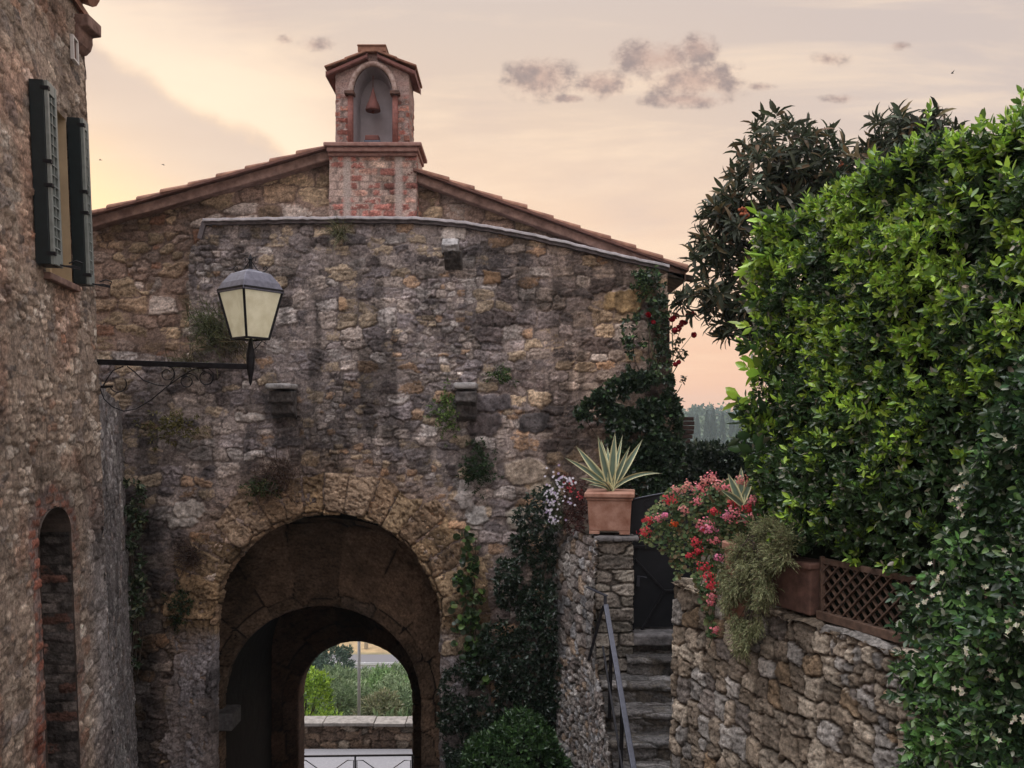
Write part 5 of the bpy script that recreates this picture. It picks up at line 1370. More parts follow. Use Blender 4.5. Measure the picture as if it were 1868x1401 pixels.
n = len(q); p = pxy(q[:, 0]*1., q[:, 1]*1., np.full(n, YR)); P_, D_, N_, si, f = shoots(p, RNG.normal(size=(n, 3))+np.array((.3, -.5, 0)), 7, .05, (30, 90), 1.0, droop=.3); k = len(P_)
leaf_mesh('leaves', M['leaf'], rose, P_, D_, N_, .05*RNG.uniform(.7, 1.3, k), .034, cols_mix((.045, .05, .022), k), TEMPL_FULL)
for (a, b, r) in ((1226, 582, 9), (1234, 577, 9), (1237, 599, 10), (1244, 590, 10), (1231, 603, 8), (1256, 576, 9), (1263, 573, 8), (1266, 611, 8), (1250, 588, 7), (1238, 661, 5), (1232, 665, 5), (1183, 574, 7), (1192, 588, 5)):
    c = P(a, b, YR-.04); rN = rvec(14); rp = c+rN*r/F*YR*.55; k = 14; tg = nrm(np.cross(rN, rvec(k)))
    leaf_mesh('flower', M['petal'], rose, rp-tg*.02, tg, rN, .045, .045, cols_mix((.30, .010, .020), k), TEMPL_ROUND)

# stub of tiled garden wall just past the gate corner
stub = thing('tile_stack', 'short stub of dark wall capped with old tiles just right of the gate corner', 'wall', tuple(P(1252, 1000, 10.6)))
mb = MB(); ys_ = 10.6
for i in range(6): mb.box((PX(1247+random.uniform(-4, 4), ys_), ys_, PZ(764+i*8, ys_)), (.20-.012*i+random.uniform(-.02, .02), .3, .05), Matrix.Rotation(random.uniform(-.1, .1), 3, 'Z'))
mb.box((PX(1234, ys_), ys_, (PZ(806, ys_)-1.62)/2), (.10, .28, PZ(806, ys_)+1.62)); mb.build('stack', mat_simple('mossy_tile', (.055, .035, .03), .95, var=.5, scale=16, bump=.6), stub, .01)

# ------------------------------------------------------------------ weeds rooted in the gate wall
def tuft(label, px, py, rx, ry, kind, n, col, col2, out=.14, cat='weed'):
    t = thing('wall_weed', label, cat, tuple(P(px, py+ry, GY)), 'weeds rooted in the gate wall')
    if kind == 'grass':
        k = n; p = pxy(px+RNG.normal(size=k)*rx*.45, py+ry*.5+RNG.normal(size=k)*ry*.35, GY-.02-RNG.uniform(0, .05, k))
        D = np.stack([RNG.normal(size=k)*.55, -.45-.4*RNG.uniform(size=k), RNG.normal(size=k)*.55+.25], -1)
        b = RNG.uniform(size=k) < .4; C = np.where(b[:, None], np.array(col2), np.array(col))*(1+.25*RNG.normal(size=(k, 1)))
        leaf_mesh('blades', M['leafm'], t, p, D, np.tile((0, -1., .6), (k, 1))+RNG.normal(size=(k, 3))*.3, RNG.uniform(.10, .30, k), RNG.uniform(.005, .011, k), C, TEMPL_BLADE)
    else:
        v = RNG.normal(size=(n, 2))*.5; r = 1-np.clip((v**2).sum(1), 0, 1)
        p = pxy(px+v[:, 0]*rx, py+v[:, 1]*ry, GY-.03-out*r*RNG.uniform(.3, 1, n)); D = np.stack([v[:, 0], -np.full(n, .8), v[:, 1]*-.8+.3], -1)+RNG.normal(size=(n, 3))*.35
        P_, D_, N_, si, f = shoots(p, D, 7, .05, (20, 85), 1.0, droop=.3); k = len(P_)
        b = RNG.uniform(size=k) < .3; C = np.where(b[:, None], np.array(col2), np.array(col))*(1+.25*RNG.normal(size=(k, 1)))
        L = .042*RNG.uniform(.6, 1.4, k); leaf_mesh('leaves', M['leafm'], t, P_, D_, N_, L, L*.42, C, TEMPL_SIMPLE)
    return t
G1, G2, G3 = (.045, .075, .03), (.10, .15, .05), (.16, .24, .07)
D1, D2 = (.13, .10, .055), (.20, .16, .08)
tuft('grassy green tuft spilling down behind the lantern', 385, 575, 42, 52, 'grass', 520, (.075, .09, .04), (.14, .15, .07))
tuft('dry grass sprig under the lantern', 430, 620, 34, 26, 'grass', 260, D1, (.09, .08, .05))
tuft('yellow-green bushy weed above the left shoulder of the arch', 312, 778, 40, 32, 'leaf', 110, (.11, .10, .04), (.19, .17, .06))
tuft('brown dried weed below the dark corbel left of centre', 505, 845, 44, 52, 'grass', 420, (.085, .055, .045), (.13, .09, .065))
tuft('small green weed at the top of the ochre arch stones', 478, 888, 30, 18, 'leaf', 70, G1, (.11, .13, .05))
tuft('withered brown weed left of the ochre arch stones', 350, 1000, 22, 30, 'grass', 260, (.075, .05, .042), (.11, .075, .06))
tuft('bright green weed beside the corbel right of centre', 815, 752, 22, 34, 'leaf', 95, G2, G3)
tuft('dark green weed below the corbel right of centre', 870, 852, 24, 36, 'leaf', 150, (.03, .055, .025), G1)
tuft('wisp of dry grass under the wall capping below the bell gable', 620, 418, 13, 20, 'grass', 110, (.10, .11, .05), (.16, .15, .08))
tuft('green weed high on the right end of the gate wall', 1174, 516, 20, 24, 'leaf', 90, (.045, .08, .035), G2)
tuft('flat green weed right of and above the right corbel', 915, 688, 24, 12, 'leaf', 45, G1, G2)
tuft('faint grass tuft on the wall between lantern and left house', 345, 655, 34, 20, 'grass', 200, (.10, .09, .05), (.14, .13, .07))
tuft('small dark weed at the spring of the arch, left side', 330, 1110, 16, 30, 'leaf', 60, (.03, .045, .024), G1)

# round bush at the foot
bush = thing('round_bush', 'leafy green bush at the foot of the dark climber beside the stair wall', 'bush', tuple(P(940, 1640, 8.9)))
n = 1500; v = rvec(n); v[:, 2] = np.abs(v[:, 2]); c = P(942, 1500, 8.95); R = np.array((.66, .5, 1.12))
lum = .86+.28*(fbm(v[:, 0]*3+5, v[:, 2]*3, 3, 131)); p = c+v*R*lum[:, None]*(1-np.abs(RNG.normal(size=(n, 1)))*.06); D = v/R*.6+np.array((0, -.1, .3))+RNG.normal(size=(n, 3))*.4
P_, D_, N_, si, f = shoots(p, D, 9, .06, (20, 85), .9); k = len(P_); b = RNG.uniform(size=k)
L = .055*RNG.uniform(.7, 1.3, k); leaf_mesh('foliage', M['leaf'], bush, P_, D_, N_, L, L*.42, np.where((b < .4)[:, None], np.array((.065, .13, .04)), np.array((.032, .07, .026)))*(1+.2*RNG.normal(size=(k, 1))))
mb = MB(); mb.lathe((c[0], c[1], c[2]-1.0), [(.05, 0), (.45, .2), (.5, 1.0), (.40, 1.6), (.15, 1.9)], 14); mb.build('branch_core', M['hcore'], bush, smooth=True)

# ------------------------------------------------------------------ agaves
def agave(name, label, base, tips, w0, curve=.25):
    t = thing(name, label, 'agave', tuple(base))
    for (px, py, dy, w, up) in tips:
        tip = P(px, py, base[1]+dy); b = np.array(base); d = tip-b; L = np.linalg.norm(d)
        ctrl = b+d*.45+np.array((0, 0, up*L)); s = np.linspace(0, 1, 16)
        cpt = ((1-s)**2)[:, None]*b+(2*s*(1-s))[:, None]*ctrl+(s**2)[:, None]*tip
        tg = nrm(np.gradient(cpt, axis=0)); view = nrm(-cpt+np.array((0, 0, 1.5))); sd_ = nrm(np.cross(tg, view)); nn = np.cross(sd_, tg)
        wid = w*(.62+1.05*s-1.45*s**2)*(1-s**6)*.9; wid[-1] = .001
        ts = np.linspace(-1, 1, 9); V = cpt[:, None, :]+sd_[:, None, :]*(wid[:, None]*ts[None, :]*.5)[..., None]+nn[:, None, :]*((np.abs(ts)**1.6*.26*w)[None, :]*np.minimum(1, 2-2*s)[:, None])[..., None]
        Vb = V-nn[:, None, :]*(.012*(1-ts**2)[None, :]*(1-s)[:, None])[..., None]
        g = np.array((.15, .21, .155)); cr = np.array((.66, .62, .36)); m = ss(np.abs(ts)+.05*np.sin(s[:, None]*30), .50, .70)
        stripe = .85+.3*vn(np.abs(ts)[None, :]*9+s[:, None]*0, s[:, None]*2+0*ts[None, :], 5)
        C = (g*stripe[..., None])*(1-m[..., None])+cr*m[..., None]; C = C*(.82+.18*s)[:, None, None]
        C[-1] = (.12, .08, .05)
        X = np.concatenate([V, Vb[:, ::-1], V[:, :1]], 1); CC = np.concatenate([C, C[:, ::-1], C[:, :1]], 1)
        link('leaf', grid_mesh('leaf', X[..., 0], X[..., 1], X[..., 2], None, CC), M['agave'], t)
    return t
ab = np.array((PX(1114, 8.93), 8.93, -.80))
agave('agave', 'large variegated agave with cream-edged spiky leaves in the square terracotta pot', ab,
      [(1028, 834, -.12, .085, .10), (1050, 813, .05, .125, .02), (1090, 793, -.05, .115, -.02), (1096, 800, .15, .10, .02), (1122, 786, .0, .125, 0), (1136, 792, .22, .07, .0), (1150, 812, -.05, .085, .02), (1173, 800, .08, .115, -.02), (1209, 864, -.12, .07, .24), (1056, 872, -.22, .06, .12), (1072, 884, -.25, .05, .12), (1108, 812, .25, .10, 0), (1064, 858, .15, .07, .12), (1096, 876, -.30, .045, .1)], .1)
a2 = np.array((PX(1352, 6.45), 6.45, PZ(920, 6.45)))
agave('agave', 'smaller pale agave half hidden among the red and pink geraniums', a2, [(1327, 862, .0, .085, 0), (1352, 850, .08, .085, 0), (1376, 862, -.02, .075, 0), (1314, 894, -.1, .07, .08), (1390, 885, .05, .07, .06), (1340, 872, .15, .07, 0), (1402, 902, -.05, .05, .1)], .1)
fpot = thing('round_pot', 'clay pot behind the geraniums holding the smaller agave', 'flower pot', (a2[0], a2[1], -1.60))
mb = MB(); mb.lathe((a2[0]+.05, a2[1]+.1, -1.62), [(.11, 0), (.12, .05), (.15, .56), (.17, .57), (.17, .62), (.14, .625), (.135, .61)], 20); mb.build('body', M['terra'], fpot, smooth=False)

# ------------------------------------------------------------------ geraniums, daisies and thyme
def geranium(label, poly, nleaf, heads, Yf, cat='geranium'):
    """heads: (px, py, radius px, colour)"""
    pa = np.array(poly, float); t = thing('geranium', label, cat, tuple(P(pa[:, 0].mean(), pa[:, 1].max(), Yf(pa[:, 0].mean(), pa[:, 1].max()))), 'geraniums on the garden wall')
    nleaf = int(nleaf*2.0); q = sample_poly(poly, nleaf); Y = np.array([Yf(a, b) for a, b in q])+RNG.uniform(0, .22, nleaf)
    p = pxy(q[:, 0], q[:, 1], Y); D = np.stack([-.35+RNG.normal(size=nleaf)*.6, -.5+RNG.normal(size=nleaf)*.5, -.2+RNG.normal(size=nleaf)*.6], -1); Nn = np.tile((-.2, -.8, .7), (nleaf, 1))+RNG.normal(size=(nleaf, 3))*.35
    b = RNG.uniform(size=nleaf); C = np.where((b < .35)[:, None], np.array((.15, .19, .075)), np.where((b > .85)[:, None], np.array((.20, .15, .08)), np.array((.06, .105, .04))))*(1+.22*RNG.normal(size=(nleaf, 1)))
    L = RNG.uniform(.018, .046, nleaf); leaf_mesh('leaves', M['leafm'], t, p, D, Nn, L, L*.95, C, TEMPL_ROUND)
    fp, fn, fc_, fr = [], [], [], []; mb = MB()
    for (px, py, r, c) in heads:
        Yc = Yf(px, py)-.06; cc = P(px, py, Yc); R = r/F*Yc; r = r*1.15; k = max(10, int(12+r*2.8))
        for _ in range(k):
            v = RNG.normal(size=3); v[1] = -abs(v[1]); v /= np.linalg.norm(v); fp.append(cc+v*R*RNG.uniform(.35, 1.35)*np.array((1.15, 1, .85))); fn.append(v+np.array((0, -.4, .1))); fc_.append(np.array(c)*(1+.20*RNG.normal())*(1+.06*RNG.normal(size=3))); fr.append(RNG.uniform(.007, .013))
        e = cc+np.array((.05*random.uniform(-1, 1), .12, -.16-.05*random.random())); mb.tube([e, (cc+e)/2+np.array((.01, .0, .02)), cc], .0028, 5)
    a = flower_arrays(np.array(fp), np.array(fn), np.array(fr), 5, .85)
    leaf_mesh('blossoms', M['petal'], t, a[0], a[1], a[2], a[3], a[4], np.repeat(np.array(fc_), 5, 0), TEMPL_SIMPLE)
    # trailing stems
    for i in range(14):
        s0 = q[i]; Yc = Yf(*s0)+.1; b0 = P(pa[:, 0].mean(), pa[:, 1].min()+40, Yc+.1); mb.tube([b0, (b0+P(s0[0], s0[1], Yc))/2+np.array((0, -.03, .03)), P(s0[0], s0[1], Yc)], .0035, 5)
    mb.build('stem', M['twig'], t)
    return t
RED, PINK, SAL, MAG = (.60, .06, .08), (.74, .25, .28), (.66, .29, .26), (.74, .25, .38)
YG = lambda px, py: float(7.05-(px-1228)*.0042-(.10 if py > 1040 else 0))
geranium('red and coral geranium trailing over the wall corner beside the iron gate', [(1168, 985), (1180, 935), (1216, 895), (1250, 880), (1290, 900), (1295, 960), (1275, 1010), (1250, 1040), (1236, 1062), (1218, 1010)], 620,
         [(1222, 911, 11, RED), (1182, 948, 10, RED), (1200, 945, 9, PINK), (1212, 940, 6, MAG), (1176, 970, 10, RED), (1229, 955, 6, (.5, .08, .02)), (1248, 930, 9, SAL), (1255, 888, 13, SAL), (1232, 895, 9, SAL), (1275, 892, 12, PINK), (1270, 915, 8, PINK), (1283, 880, 10, SAL)], YG)
geranium('full pink and red geranium in the middle of the wall-top flowers', [(1285, 890), (1330, 872), (1385, 882), (1425, 915), (1430, 950), (1400, 975), (1340, 990), (1300, 980)], 560,
         [(1342, 938, 17, PINK), (1362, 946, 11, PINK), (1326, 940, 10, MAG), (1338, 918, 9, RED), (1302, 933, 8, RED), (1310, 885, 12, SAL), (1330, 890, 9, PINK), (1352, 876, 11, SAL), (1296, 868, 9, PINK), (1376, 940, 8, PINK), (1365, 927, 8, RED), (1372, 912, 9, PINK), (1404, 948, 6, PINK), (1436, 928, 7, RED), (1300, 875, 7, SAL), (1283, 965, 7, RED)], YG)
geranium('trailing crimson geranium hanging lowest down the face of the garden wall', [(1255, 960), (1320, 960), (1340, 1000), (1325, 1060), (1300, 1100), (1310, 1160), (1290, 1160), (1285, 1110), (1262, 1040)], 430,
         [(1284, 955, 13, PINK), (1294, 965, 12, MAG), (1268, 990, 10, RED), (1275, 1005, 8, RED), (1258, 1014, 7, RED), (1285, 1034, 11, RED), (1292, 1052, 11, RED), (1297, 1068, 11, RED), (1298, 1088, 7, PINK), (1304, 1148, 7, PINK), (1312, 1017, 7, MAG), (1302, 985, 8, PINK), (1296, 1100, 6, PINK)], YG)
dz_ = thing('daisy_plant', 'white and lilac daisies with dark red stems spilling over the stair wall beside the pot', 'flowers', tuple(P(1030, 965, 9.1)))
YD = lambda px: 9.05+(1070-px)*.0085
q = sample_poly([(988, 950), (996, 900), (1012, 875), (1045, 868), (1068, 890), (1070, 965), (1030, 972), (1000, 960)], 420); Y = np.array([YD(a) for a in q[:, 0]])+RNG.uniform(-.02, .2, len(q))
p = pxy(q[:, 0], q[:, 1], Y); n = len(p); P_, D_, N_, si, f = shoots(p, RNG.normal(size=(n, 3))+np.array((0, -.6, .3)), 6, .05, (25, 88), 1.0, droop=.3); k = len(P_); b = (q[si, 0] > 1030)
C = np.where(b[:, None], np.array((.085, .035, .03)), np.array((.05, .065, .03)))*(1+.3*RNG.normal(size=(k, 1))); L = .038*RNG.uniform(.7, 1.3, k)
leaf_mesh('leaves', M['leafm'], dz_, P_, D_, N_, L, L*.34, C, TEMPL_SIMPLE)
fp = []; fn = []; fc_ = []
for (a, b, r, nn_) in ((1022, 872, 22, 26), (1034, 884, 16, 12), (1005, 895, 12, 16), (1004, 915, 12, 14), (1018, 912, 14, 10), (998, 932, 10, 16), (1006, 945, 12, 14), (1014, 948, 10, 8), (1042, 918, 8, 5), (1044, 878, 8, 6)):
    for _ in range(nn_):
        px, py = a+RNG.normal()*r*.5, b+RNG.normal()*r*.45; fp.append(P(px, py, YD(px)-.07)); fn.append(np.array((-.3, -1, .5))+RNG.normal(size=3)*.3); fc_.append((.74, .70, .76) if RNG.uniform() < .8 else (.50, .40, .58))
a = flower_arrays(np.array(fp), np.array(fn), .019, 8, .42); leaf_mesh('blossoms', M['petal'], dz_, a[0], a[1], a[2], a[3], a[4], np.repeat(np.array(fc_), 8, 0), TEMPL_SIMPLE)
fp = [P(1040+RNG.normal()*8, 884+RNG.normal()*8, 9.2) for _ in range(14)]+[P(1056+RNG.normal()*5, 905+RNG.normal()*5, 9.1) for _ in range(8)]
a = flower_arrays(np.array(fp), np.tile((-.2, -1, .3), (len(fp), 1))+RNG.normal(size=(len(fp), 3))*.3, .016, 5, .8); leaf_mesh('red_blossoms', M['petal'], dz_, a[0], a[1], a[2], a[3], a[4], cols_mix((.42, .06, .07), len(a[0])), TEMPL_SIMPLE)
thy = thing('thyme_shrub', 'wiry olive-brown shrub drooping over the garden wall beside the old trough', 'shrub', tuple(rw(ru(1385), 0, -1.46)))
tp_ = [(1326, 1040), (1350, 990), (1385, 965), (1425, 952), (1450, 985), (1440, 1015), (1412, 1045), (1414, 1075), (1392, 1100), (1388, 1140), (1370, 1155), (1360, 1190), (1347, 1165), (1342, 1120), (1324, 1090)]
q = sample_poly(tp_, 4200); lum = fbm(q[:, 0]/17, q[:, 1]/24, 3, 151); q = q[lum > .40]; lum = lum[lum > .40]; k = len(q)
d = -(.02+.55*(lum-.40))+RNG.uniform(0, .10, k)*0+.02; u = np.array([ru(a, b) for a, b in zip(q[:, 0], d)]); Y = RC[1]+rd[1]*u-rn[1]*d
p = pxy(q[:, 0], q[:, 1], Y); fall = ss(q[:, 1], 970, 1070); D = np.stack([rn[0]*.6+RNG.normal(size=k)*.5, rn[1]*.6+RNG.normal(size=k)*.5, .45-fall*1.5+RNG.normal(size=k)*.4], -1)
P_, D_, N_, si, f = shoots(p, D, 9, .10, (15, 50), 1.0, droop=.2); kk = len(P_); b = RNG.uniform(size=kk)
C = np.where((b < .45)[:, None], np.array((.30, .31, .16)), np.where((b > .85)[:, None], np.array((.17, .13, .08)), np.array((.20, .225, .11))))*(1+.25*RNG.normal(size=(kk, 1)))
leaf_mesh('foliage', M['leafm'], thy, P_, D_, N_,   .028*RNG.uniform(.6, 1.4, kk), .0065, C, TEMPL_SIMPLE)
mb = MB()
for i in range(60):
    a = P(1400+random.uniform(-30, 30), 985+random.uniform(-15, 20), 6.25); e = p[i*13]; mb.tube([a, (a+e)/2+np.array((-.02, -.05, .03)), e], [.005, .004, .0025], 5)
mb.build('stem', M['bark'], thy)

# ------------------------------------------------------------------ through the arch
par = thing('parapet_wall', 'low brown rubble parapet with a pale stone coping across the road, seen through the arch', 'wall', (-4, 18.3, -7.4))
wall_patch('stonework', par, -9, 3, -7.42, -6.83, .022, ST_PARAPET, lambda u, v, h: (u, 18.2-h, v))
mb = MB(); mb.box((-3, 18.45, -7.13), (12, .30, .60)); mb.build('fill', M['core'], par)
mb = MB(); x = -9
while x < 3:
    w = random.uniform(.5, 1.2); mb.box((x+w/2, 18.36, -6.80+random.uniform(-.008, .008)), (w-.015, .46, .075)); x += w
mb.build('coping', mat_simple('pale_coping', (.24, .22, .20), .9, var=.35, scale=8, bump=.5, col2=(.38, .35, .32)), par, .012)
bar = thing('road_barrier', 'thin black metal pedestrian barrier standing on the road outside the arch', 'railing', (PX(648, 15.6), 15.6, -7.4))
YB = 15.6
for pxp in (440, 544, 648, 752, 856): mb = MB(); mb.bar((PX(pxp, YB), YB, -7.40), (PX(pxp, YB), YB, PZ(1379, YB)), .03, .03, (0, 1, 0)); mb.build('post', M['iron'], bar)
mb = MB(); mb.bar((PX(438, YB), YB, PZ(1381, YB)), (PX(858, YB), YB, PZ(1376, YB)), .03, .03); mb.build('top_rail', M['iron'], bar)
mb = MB()
for pxp in (440, 544, 648, 752):
    pts = [(pxp+4, 1440), (pxp+4, 1412), (pxp+14, 1400), (pxp+36, 1387), (pxp+52, 1386), (pxp+68, 1387), (pxp+90, 1400), (pxp+100, 1412), (pxp+100, 1440), (pxp+4, 1440)]
    pts = [(pxp+4, 1440), (pxp+3, 1387), (pxp+14, 1387), (pxp+34, 1401), (pxp+52, 1412), (pxp+70, 1401), (pxp+90, 1387), (pxp+101, 1387), (pxp+100, 1440)]
    mb = MB(); mb.tube([P(a, b, YB) for a, b in pts], .009, 6); mb.build('panel_bar', M['iron'], bar)
lpole = thing('light_pole', 'slim pale metal pole rising behind the parapet, seen through the arch', 'pole', (PX(655, 19.3), 19.3, -7.6))
mb = MB(); mb.tube([(PX(655, 19.3), 19.3, -7.7), (PX(655, 19.3), 19.3, -3.4)], [.040, .032], 12); mb.build('shaft', M['pole'], lpole, smooth=True)
mb = MB(); mb.lathe((PX(655, 19.3), 19.3, -7.7), [(.06, 0), (.06, .45), (.05, .47), (.042, .5)], 12); mb.build('base', M['pole'], lpole, smooth=True)
mb = MB(); mb.lathe((PX(655, 19.3), 19.3, -3.42), [(.05, 0), (.07, .04), (.16, .12), (.17, .16), (.05, .22), (.01, .25)], 12); mb.build('lamp_head', M['pole'], lpole, smooth=True)
gr = thing('guard_rail', 'pale metal guard rail along the far valley road seen through the arch', 'guard rail', (-14, 66.8, -21))
mb = MB(); zc = PZ(1212, 66.8)
for i in range(3): mb.box((-14, 66.8-.03*(i == 1), zc+(i-1)*.10), (70, .07-.005*i, .105))
mb.build('beam', M['pole'], gr, .02)
for i in range(24): mb = MB(); mb.box((-48+i*3, 66.95, zc-.35), (.12, .12, .95)); mb.build('post', M['pole'], gr)
up = thing('utility_pole', 'thick pale pole beyond the valley road in front of the dry field', 'pole', (PX(668, 75), 75, -21.2))
mb = MB(); mb.tube([(PX(668, 75), 75, -21.6), (PX(668, 75), 75, -14.5)], [.19, .13], 10); mb.build('shaft', M['wpole'], up, smooth=True)
mb = MB(); mb.box((PX(668, 75), 74.85, -15.0), (1.5, .12, .14)); mb.box((PX(668, 75), 74.78, -19.9), (.3, .14, .5)); mb.build('fitting', M['iron'], up)

def leaf_ball(name, mat, parent, c, R, n, L0, wr, cols, wts, seed, templ=TEMPL_SIMPLE, up=.4, m=6):
    rng = np.random.default_rng(seed); v = rvec(n, rng); v[:, 2] = np.where(v[:, 2] < -.5, -v[:, 2], v[:, 2])
    lum = .62+.75*fbm(v[:, 0]*2.2+seed, v[:, 2]*2.2+v[:, 1]*1.3, 3, seed)
    p = np.asarray(c)+v*np.asarray(R)*(lum*rng.uniform(.72, 1.0, n))[:, None]; D = v+np.array((0, 0, up))+rng.normal(size=(n, 3))*.35
    P_, D_, N_, si, f = shoots(p, D, m, L0*1.5, (15, 75), 1.0, rng); k = len(P_); L = L0*rng.uniform(.6, 1.3, k)
    C = pick(cols, wts, rng.uniform(size=k))*(1+.22*rng.normal(size=(k, 1)))
    return leaf_mesh(name, mat, parent, P_, D_, N_, L, L*wr, C, templ)
def valley_bush(name, label, px, Y, top_py, rx, cols, wts, n, L0, wr, seed, group=None, cat='bush', base=None):
    z0 = float(terrain_z(np.array([PX(px, Y)]), np.array([Y]))[0]) if base is None else base
    zt_ = PZ(top_py, Y); R = (zt_-z0)/1.85; x = PX(px, Y); t = thing(name, label, cat, (x, Y, z0-.05), group)
    leaf_ball('foliage', M['leafm'], t, (x, Y, z0+R*.85), (rx, rx*.9, R), n, L0, wr, cols, wts, seed)
    mb = MB()
    for i in range(7):
        a = random.uniform(0, 6.28); mb.tube([(x+.1*math.cos(a), Y+.1*math.sin(a), z0-.1), (x+.3*rx*math.cos(a), Y+.3*rx*math.sin(a), z0+R*.7), (x+.6*rx*math.cos(a), Y+.6*rx*math.sin(a), z0+R*1.3)], [.03*R, .02*R, .01*R], 5)
    mb.build('stem', M['bark'], t)
    return t
SIL = [(.19, .26, .14), (.27, .34, .20), (.12, .18, .09)]; BRI = [(.30, .44, .055), (.20, .33, .05), (.10, .18, .04)]; DRK = [(.05, .09, .065), (.08, .125, .085), (.03, .055, .04)]; TAN = [(.24, .24, .14), (.18, .21, .11), (.30, .29, .19)]
GRP = 'bushes below the road'
valley_bush('bright_bush', 'bright yellow-green bush at the left of the view through the arch', 556, 20.8, 1226, .62, BRI, [3, 2, 1], 520, .10, .5, 201, GRP)
valley_bush('low_plant', 'low bright plant behind the parapet near the yellow-green bush', 590, 19.7, 1305, .5, BRI, [2, 2, 1], 120, .08, .5, 202, GRP, 'plant', -7.75)
for i, (lab, px, Y, tp, rx, cc, w) in enumerate((
    ('silvery bush just right of the yellow-green bush', 612, 22.5, 1248, .62, SIL, [3, 2, 2]),
    ('silvery bush directly left of the pale pole', 640, 23.5, 1255, .6, SIL, [2, 3, 1]),
    ('tan-flecked bush directly right of the pale pole', 690, 22.0, 1268, .55, TAN, [2, 2, 1]),
    ('silvery bush at the right edge of the view through the arch', 738, 23.0, 1256, .62, SIL, [3, 2, 2]),
    ('bushy clump between the tan bush and the right edge of the arch', 716, 25.5, 1240, .62, SIL, [2, 3, 2]),
    ('taller grey-green shrub behind the silvery bushes left of the pole', 604, 30, 1226, 1.05, SIL, [3, 1, 3]),
    ('grey-green shrub behind the pale pole', 655, 32, 1232, 1.0, SIL, [3, 2, 2]),
    ('green shrub right of the pole in the second row', 697, 29, 1228, .95, [(.16, .27, .10), (.22, .33, .14), (.10, .17, .07)], [2, 2, 1]),
    ('shrub at the far right of the second row', 742, 31, 1222, 1.0, SIL, [2, 2, 2]),
    ('dark far shrub below the guard rail left of the pole', 628, 42, 1224, 1.4, DRK, [2, 2, 1]),
    ('far green shrub below the guard rail right of the pole', 680, 44, 1222, 1.4, [(.15, .25, .11), (.20, .30, .15), (.10, .16, .08)], [2, 2, 1]),
    ('far pale shrub at the end of the guard rail', 728, 43, 1219, 1.4, SIL, [2, 2, 1]),
    ('shrub hidden low behind the left jamb of the arch', 575, 27, 1240, .9, SIL, [2, 1, 2]))):
    valley_bush('valley_bush', lab, px, Y, tp, rx, cc, w, 460 if Y < 35 else 330, .11 if Y < 28 else .15, .36, 210+i, GRP)
valley_bush('dark_tree', 'dark rounded tree left of the valley road seen through the arch', 600, 52, 1172, 1.55, DRK, [2, 2, 1], 620, .2, .5, 240, None, 'tree')
valley_bush('dark_tree', 'dark leafy tree beside the yellow-green bush, half hidden by the arch', 560, 45, 1190, 1.4, DRK, [2, 2, 1], 420, .2, .5, 241, None, 'tree')

# scrub covering the slope and woods on the far hillside
n = 2600; x = RNG.uniform(-26, 2, n); y = RNG.uniform(20, 62, n); z = terrain_z(x, y); p = np.stack([x, y, z+.1], -1)
P_, D_, N_, si, f = shoots(p, RNG.normal(size=(n, 3))*.3+np.array((0, 0, 1.)), 8, .7, (10, 60), 1.0); k = len(P_); L = .28*RNG.uniform(.5, 1.3, k)
o = leaf_mesh('scrub', M['leafm'], None, P_, D_, N_, L, L*.3, pick(SIL, [2, 1, 2], RNG.uniform(size=k))*(1+.2*RNG.normal(size=(k, 1))), TEMPL_SIMPLE); tag(o, 'low grey-green scrub covering the slope below the road', 'scrub', None, 'stuff')
nb = 420; bx_ = RNG.uniform(45, 175, nb); by_ = RNG.uniform(255, 415, nb); bzz = terrain_z(bx_, by_); v = rvec(nb*46).reshape(nb, 46, 3); R = RNG.uniform(2.2, 4.2, nb)
p = np.stack([bx_, by_, bzz+R*.9], -1)[:, None, :]+v*R[:, None, None]*RNG.uniform(.6, 1, (nb, 46, 1)); p = p.reshape(-1, 3); k = len(p)
cc = np.repeat(pick([(.05, .085, .045), (.075, .11, .055), (.035, .06, .04)], [2, 1, 2], RNG.uniform(size=nb)), 46, 0)*(1+.2*RNG.normal(size=(k, 1)))
o = leaf_mesh('woods', M['leafm'], None, p, rvec(k), v.reshape(-1, 3)+np.array((0, -.3, .3)), 1.9, 1.3, cc, TEMPL_ROUND); tag(o, 'hazy green woods covering the far hillside beyond the garden', 'woods', None, 'stuff')
def cypress(i, px, Y, top_py, w):
    x = PX(px, Y); z0 = float(terrain_z(np.array([x]), np.array([Y]))[0]); H = PZ(top_py, Y)-z0
    t = thing('cypress_tree', 'slender dark cypress on the hazy far hillside beyond the garden hedge', 'tree', (x, Y, z0), 'far cypresses')
    n = 420; s = RNG.uniform(size=n)**.8; a = RNG.uniform(0, 6.28, n); r = w*np.sin(np.clip(s*1.02+.03, 0, 1)**.75*math.pi)**.8*RNG.uniform(.7, 1, n)
    p = np.stack([x+r*np.cos(a), Y+r*np.sin(a), z0+s*H], -1); D = np.stack([np.cos(a)*.4, np.sin(a)*.4, np.ones(n)], -1)
    leaf_mesh('crown', M['leafm'], t, p, D, np.stack([np.cos(a), np.sin(a), np.zeros(n)], -1), 1.3, .7, cols_mix((.040, .062, .045), n), TEMPL_SIMPLE)
    mb = MB(); mb.tube([(x, Y, z0-.3), (x, Y, z0+H*.5)], [.25, .12], 6); mb.build('trunk', M['bark'], t)
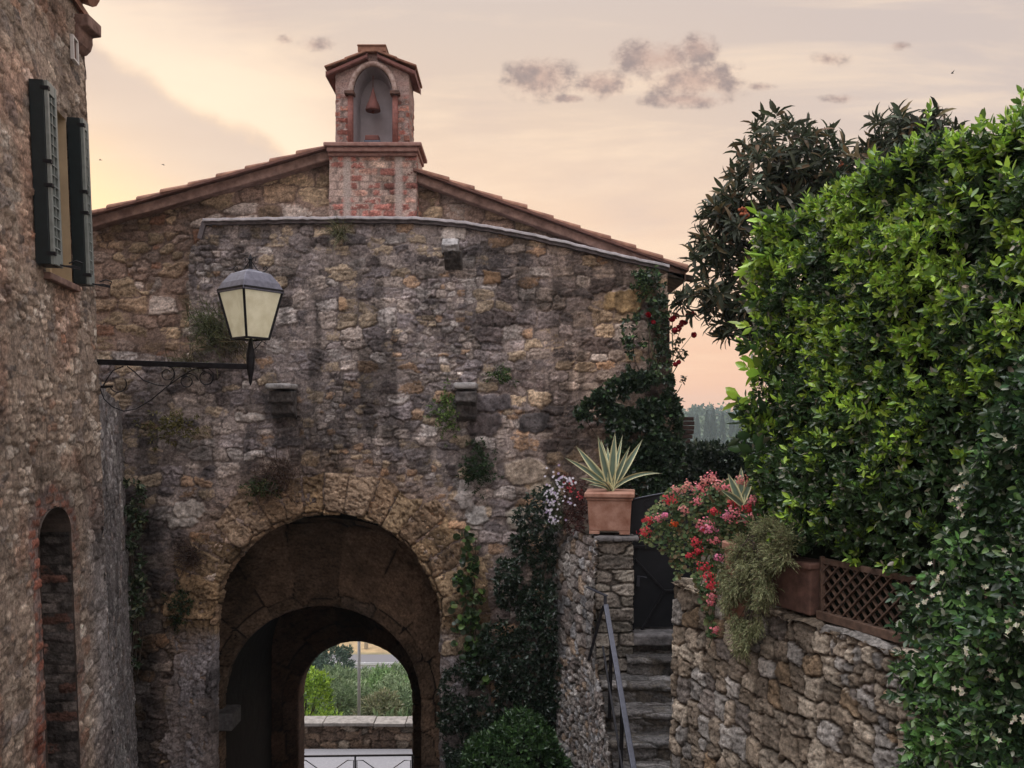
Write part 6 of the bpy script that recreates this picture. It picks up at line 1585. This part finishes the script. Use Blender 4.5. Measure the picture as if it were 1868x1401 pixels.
for i, (px, Y, tp, w) in enumerate(((1290, 300, 752, 1.3), (1302, 300, 750, 1.2), (1301, 330, 748, 1.2), (1318, 310, 757, 1.1), (1349, 290, 752, 1.3), (1356, 300, 758, 1.2), (1272, 320, 760, 1.1), (1335, 330, 756, 1.0))): cypress(i, px, Y, tp, w)

# birds
def bird(label, px, py, Y, s, flap):
    c = P(px, py, Y); mb = MB()
    mb.tube([c+np.array((-.5*s, 0, 0)), c+np.array((-.25*s, 0, .02*s)), c+np.array((.1*s, 0, .01*s)), c+np.array((.4*s, 0, .0)), c+np.array((.6*s, 0, 0))], [.02*s, .11*s, .12*s, .06*s, .02*s], 8)
    for sg in (-1, 1):
        a = c+np.array((-.2*s, 0, .05*s)); b = c+np.array((.2*s, 0, .05*s)); e = c+np.array((.0*s+.1*s, sg*.5*s, flap*.45*s)); g = c+np.array((.45*s, sg*.75*s, flap*.95*s))
        vs = [a, b, e+np.array((.2*s, 0, 0)), e+np.array((-.15*s, 0, 0)), g]; mb.add([*vs, *[q-np.array((0, 0, .03*s)) for q in vs]], [(0, 1, 2, 3), (3, 2, 4), (6, 5, 8, 7), (7, 8, 9), (0, 3, 8, 5), (3, 4, 9, 8), (4, 2, 7, 9), (2, 1, 6, 7)])
    tag(mb.build('bird', M['bird']), label, 'bird')
bird('small bird flying in the grey sky above the right-hand trees', 1737, 134, 45, .16, 1.0)
bird('tiny bird gliding low in the yellow sky, nearest the shuttered window', 183, 292, 60, .22, .25)
bird('tiny bird gliding low in the yellow sky, nearest the gate roof', 297, 300, 60, .2, -.2)

# evening haze in the valley
mb = MB(); mb.box((0, 240, -26), (760, 620, 78)); hz_ = mb.build('haze', None)
hm = bpy.data.materials.new('haze'); hm.use_nodes = True; nt = hm.node_tree; nt.nodes.clear()
vo = nt.nodes.new('ShaderNodeVolumePrincipled'); vo.inputs['Color'].default_value = (.70, .86, .92, 1); vo.inputs['Density'].default_value = .0006; vo.inputs['Anisotropy'].default_value = .2
ou = nt.nodes.new('ShaderNodeOutputMaterial'); nt.links.new(vo.outputs[0], ou.inputs['Volume']); hz_.data.materials.append(hm)
hz_['kind'] = 'stuff'
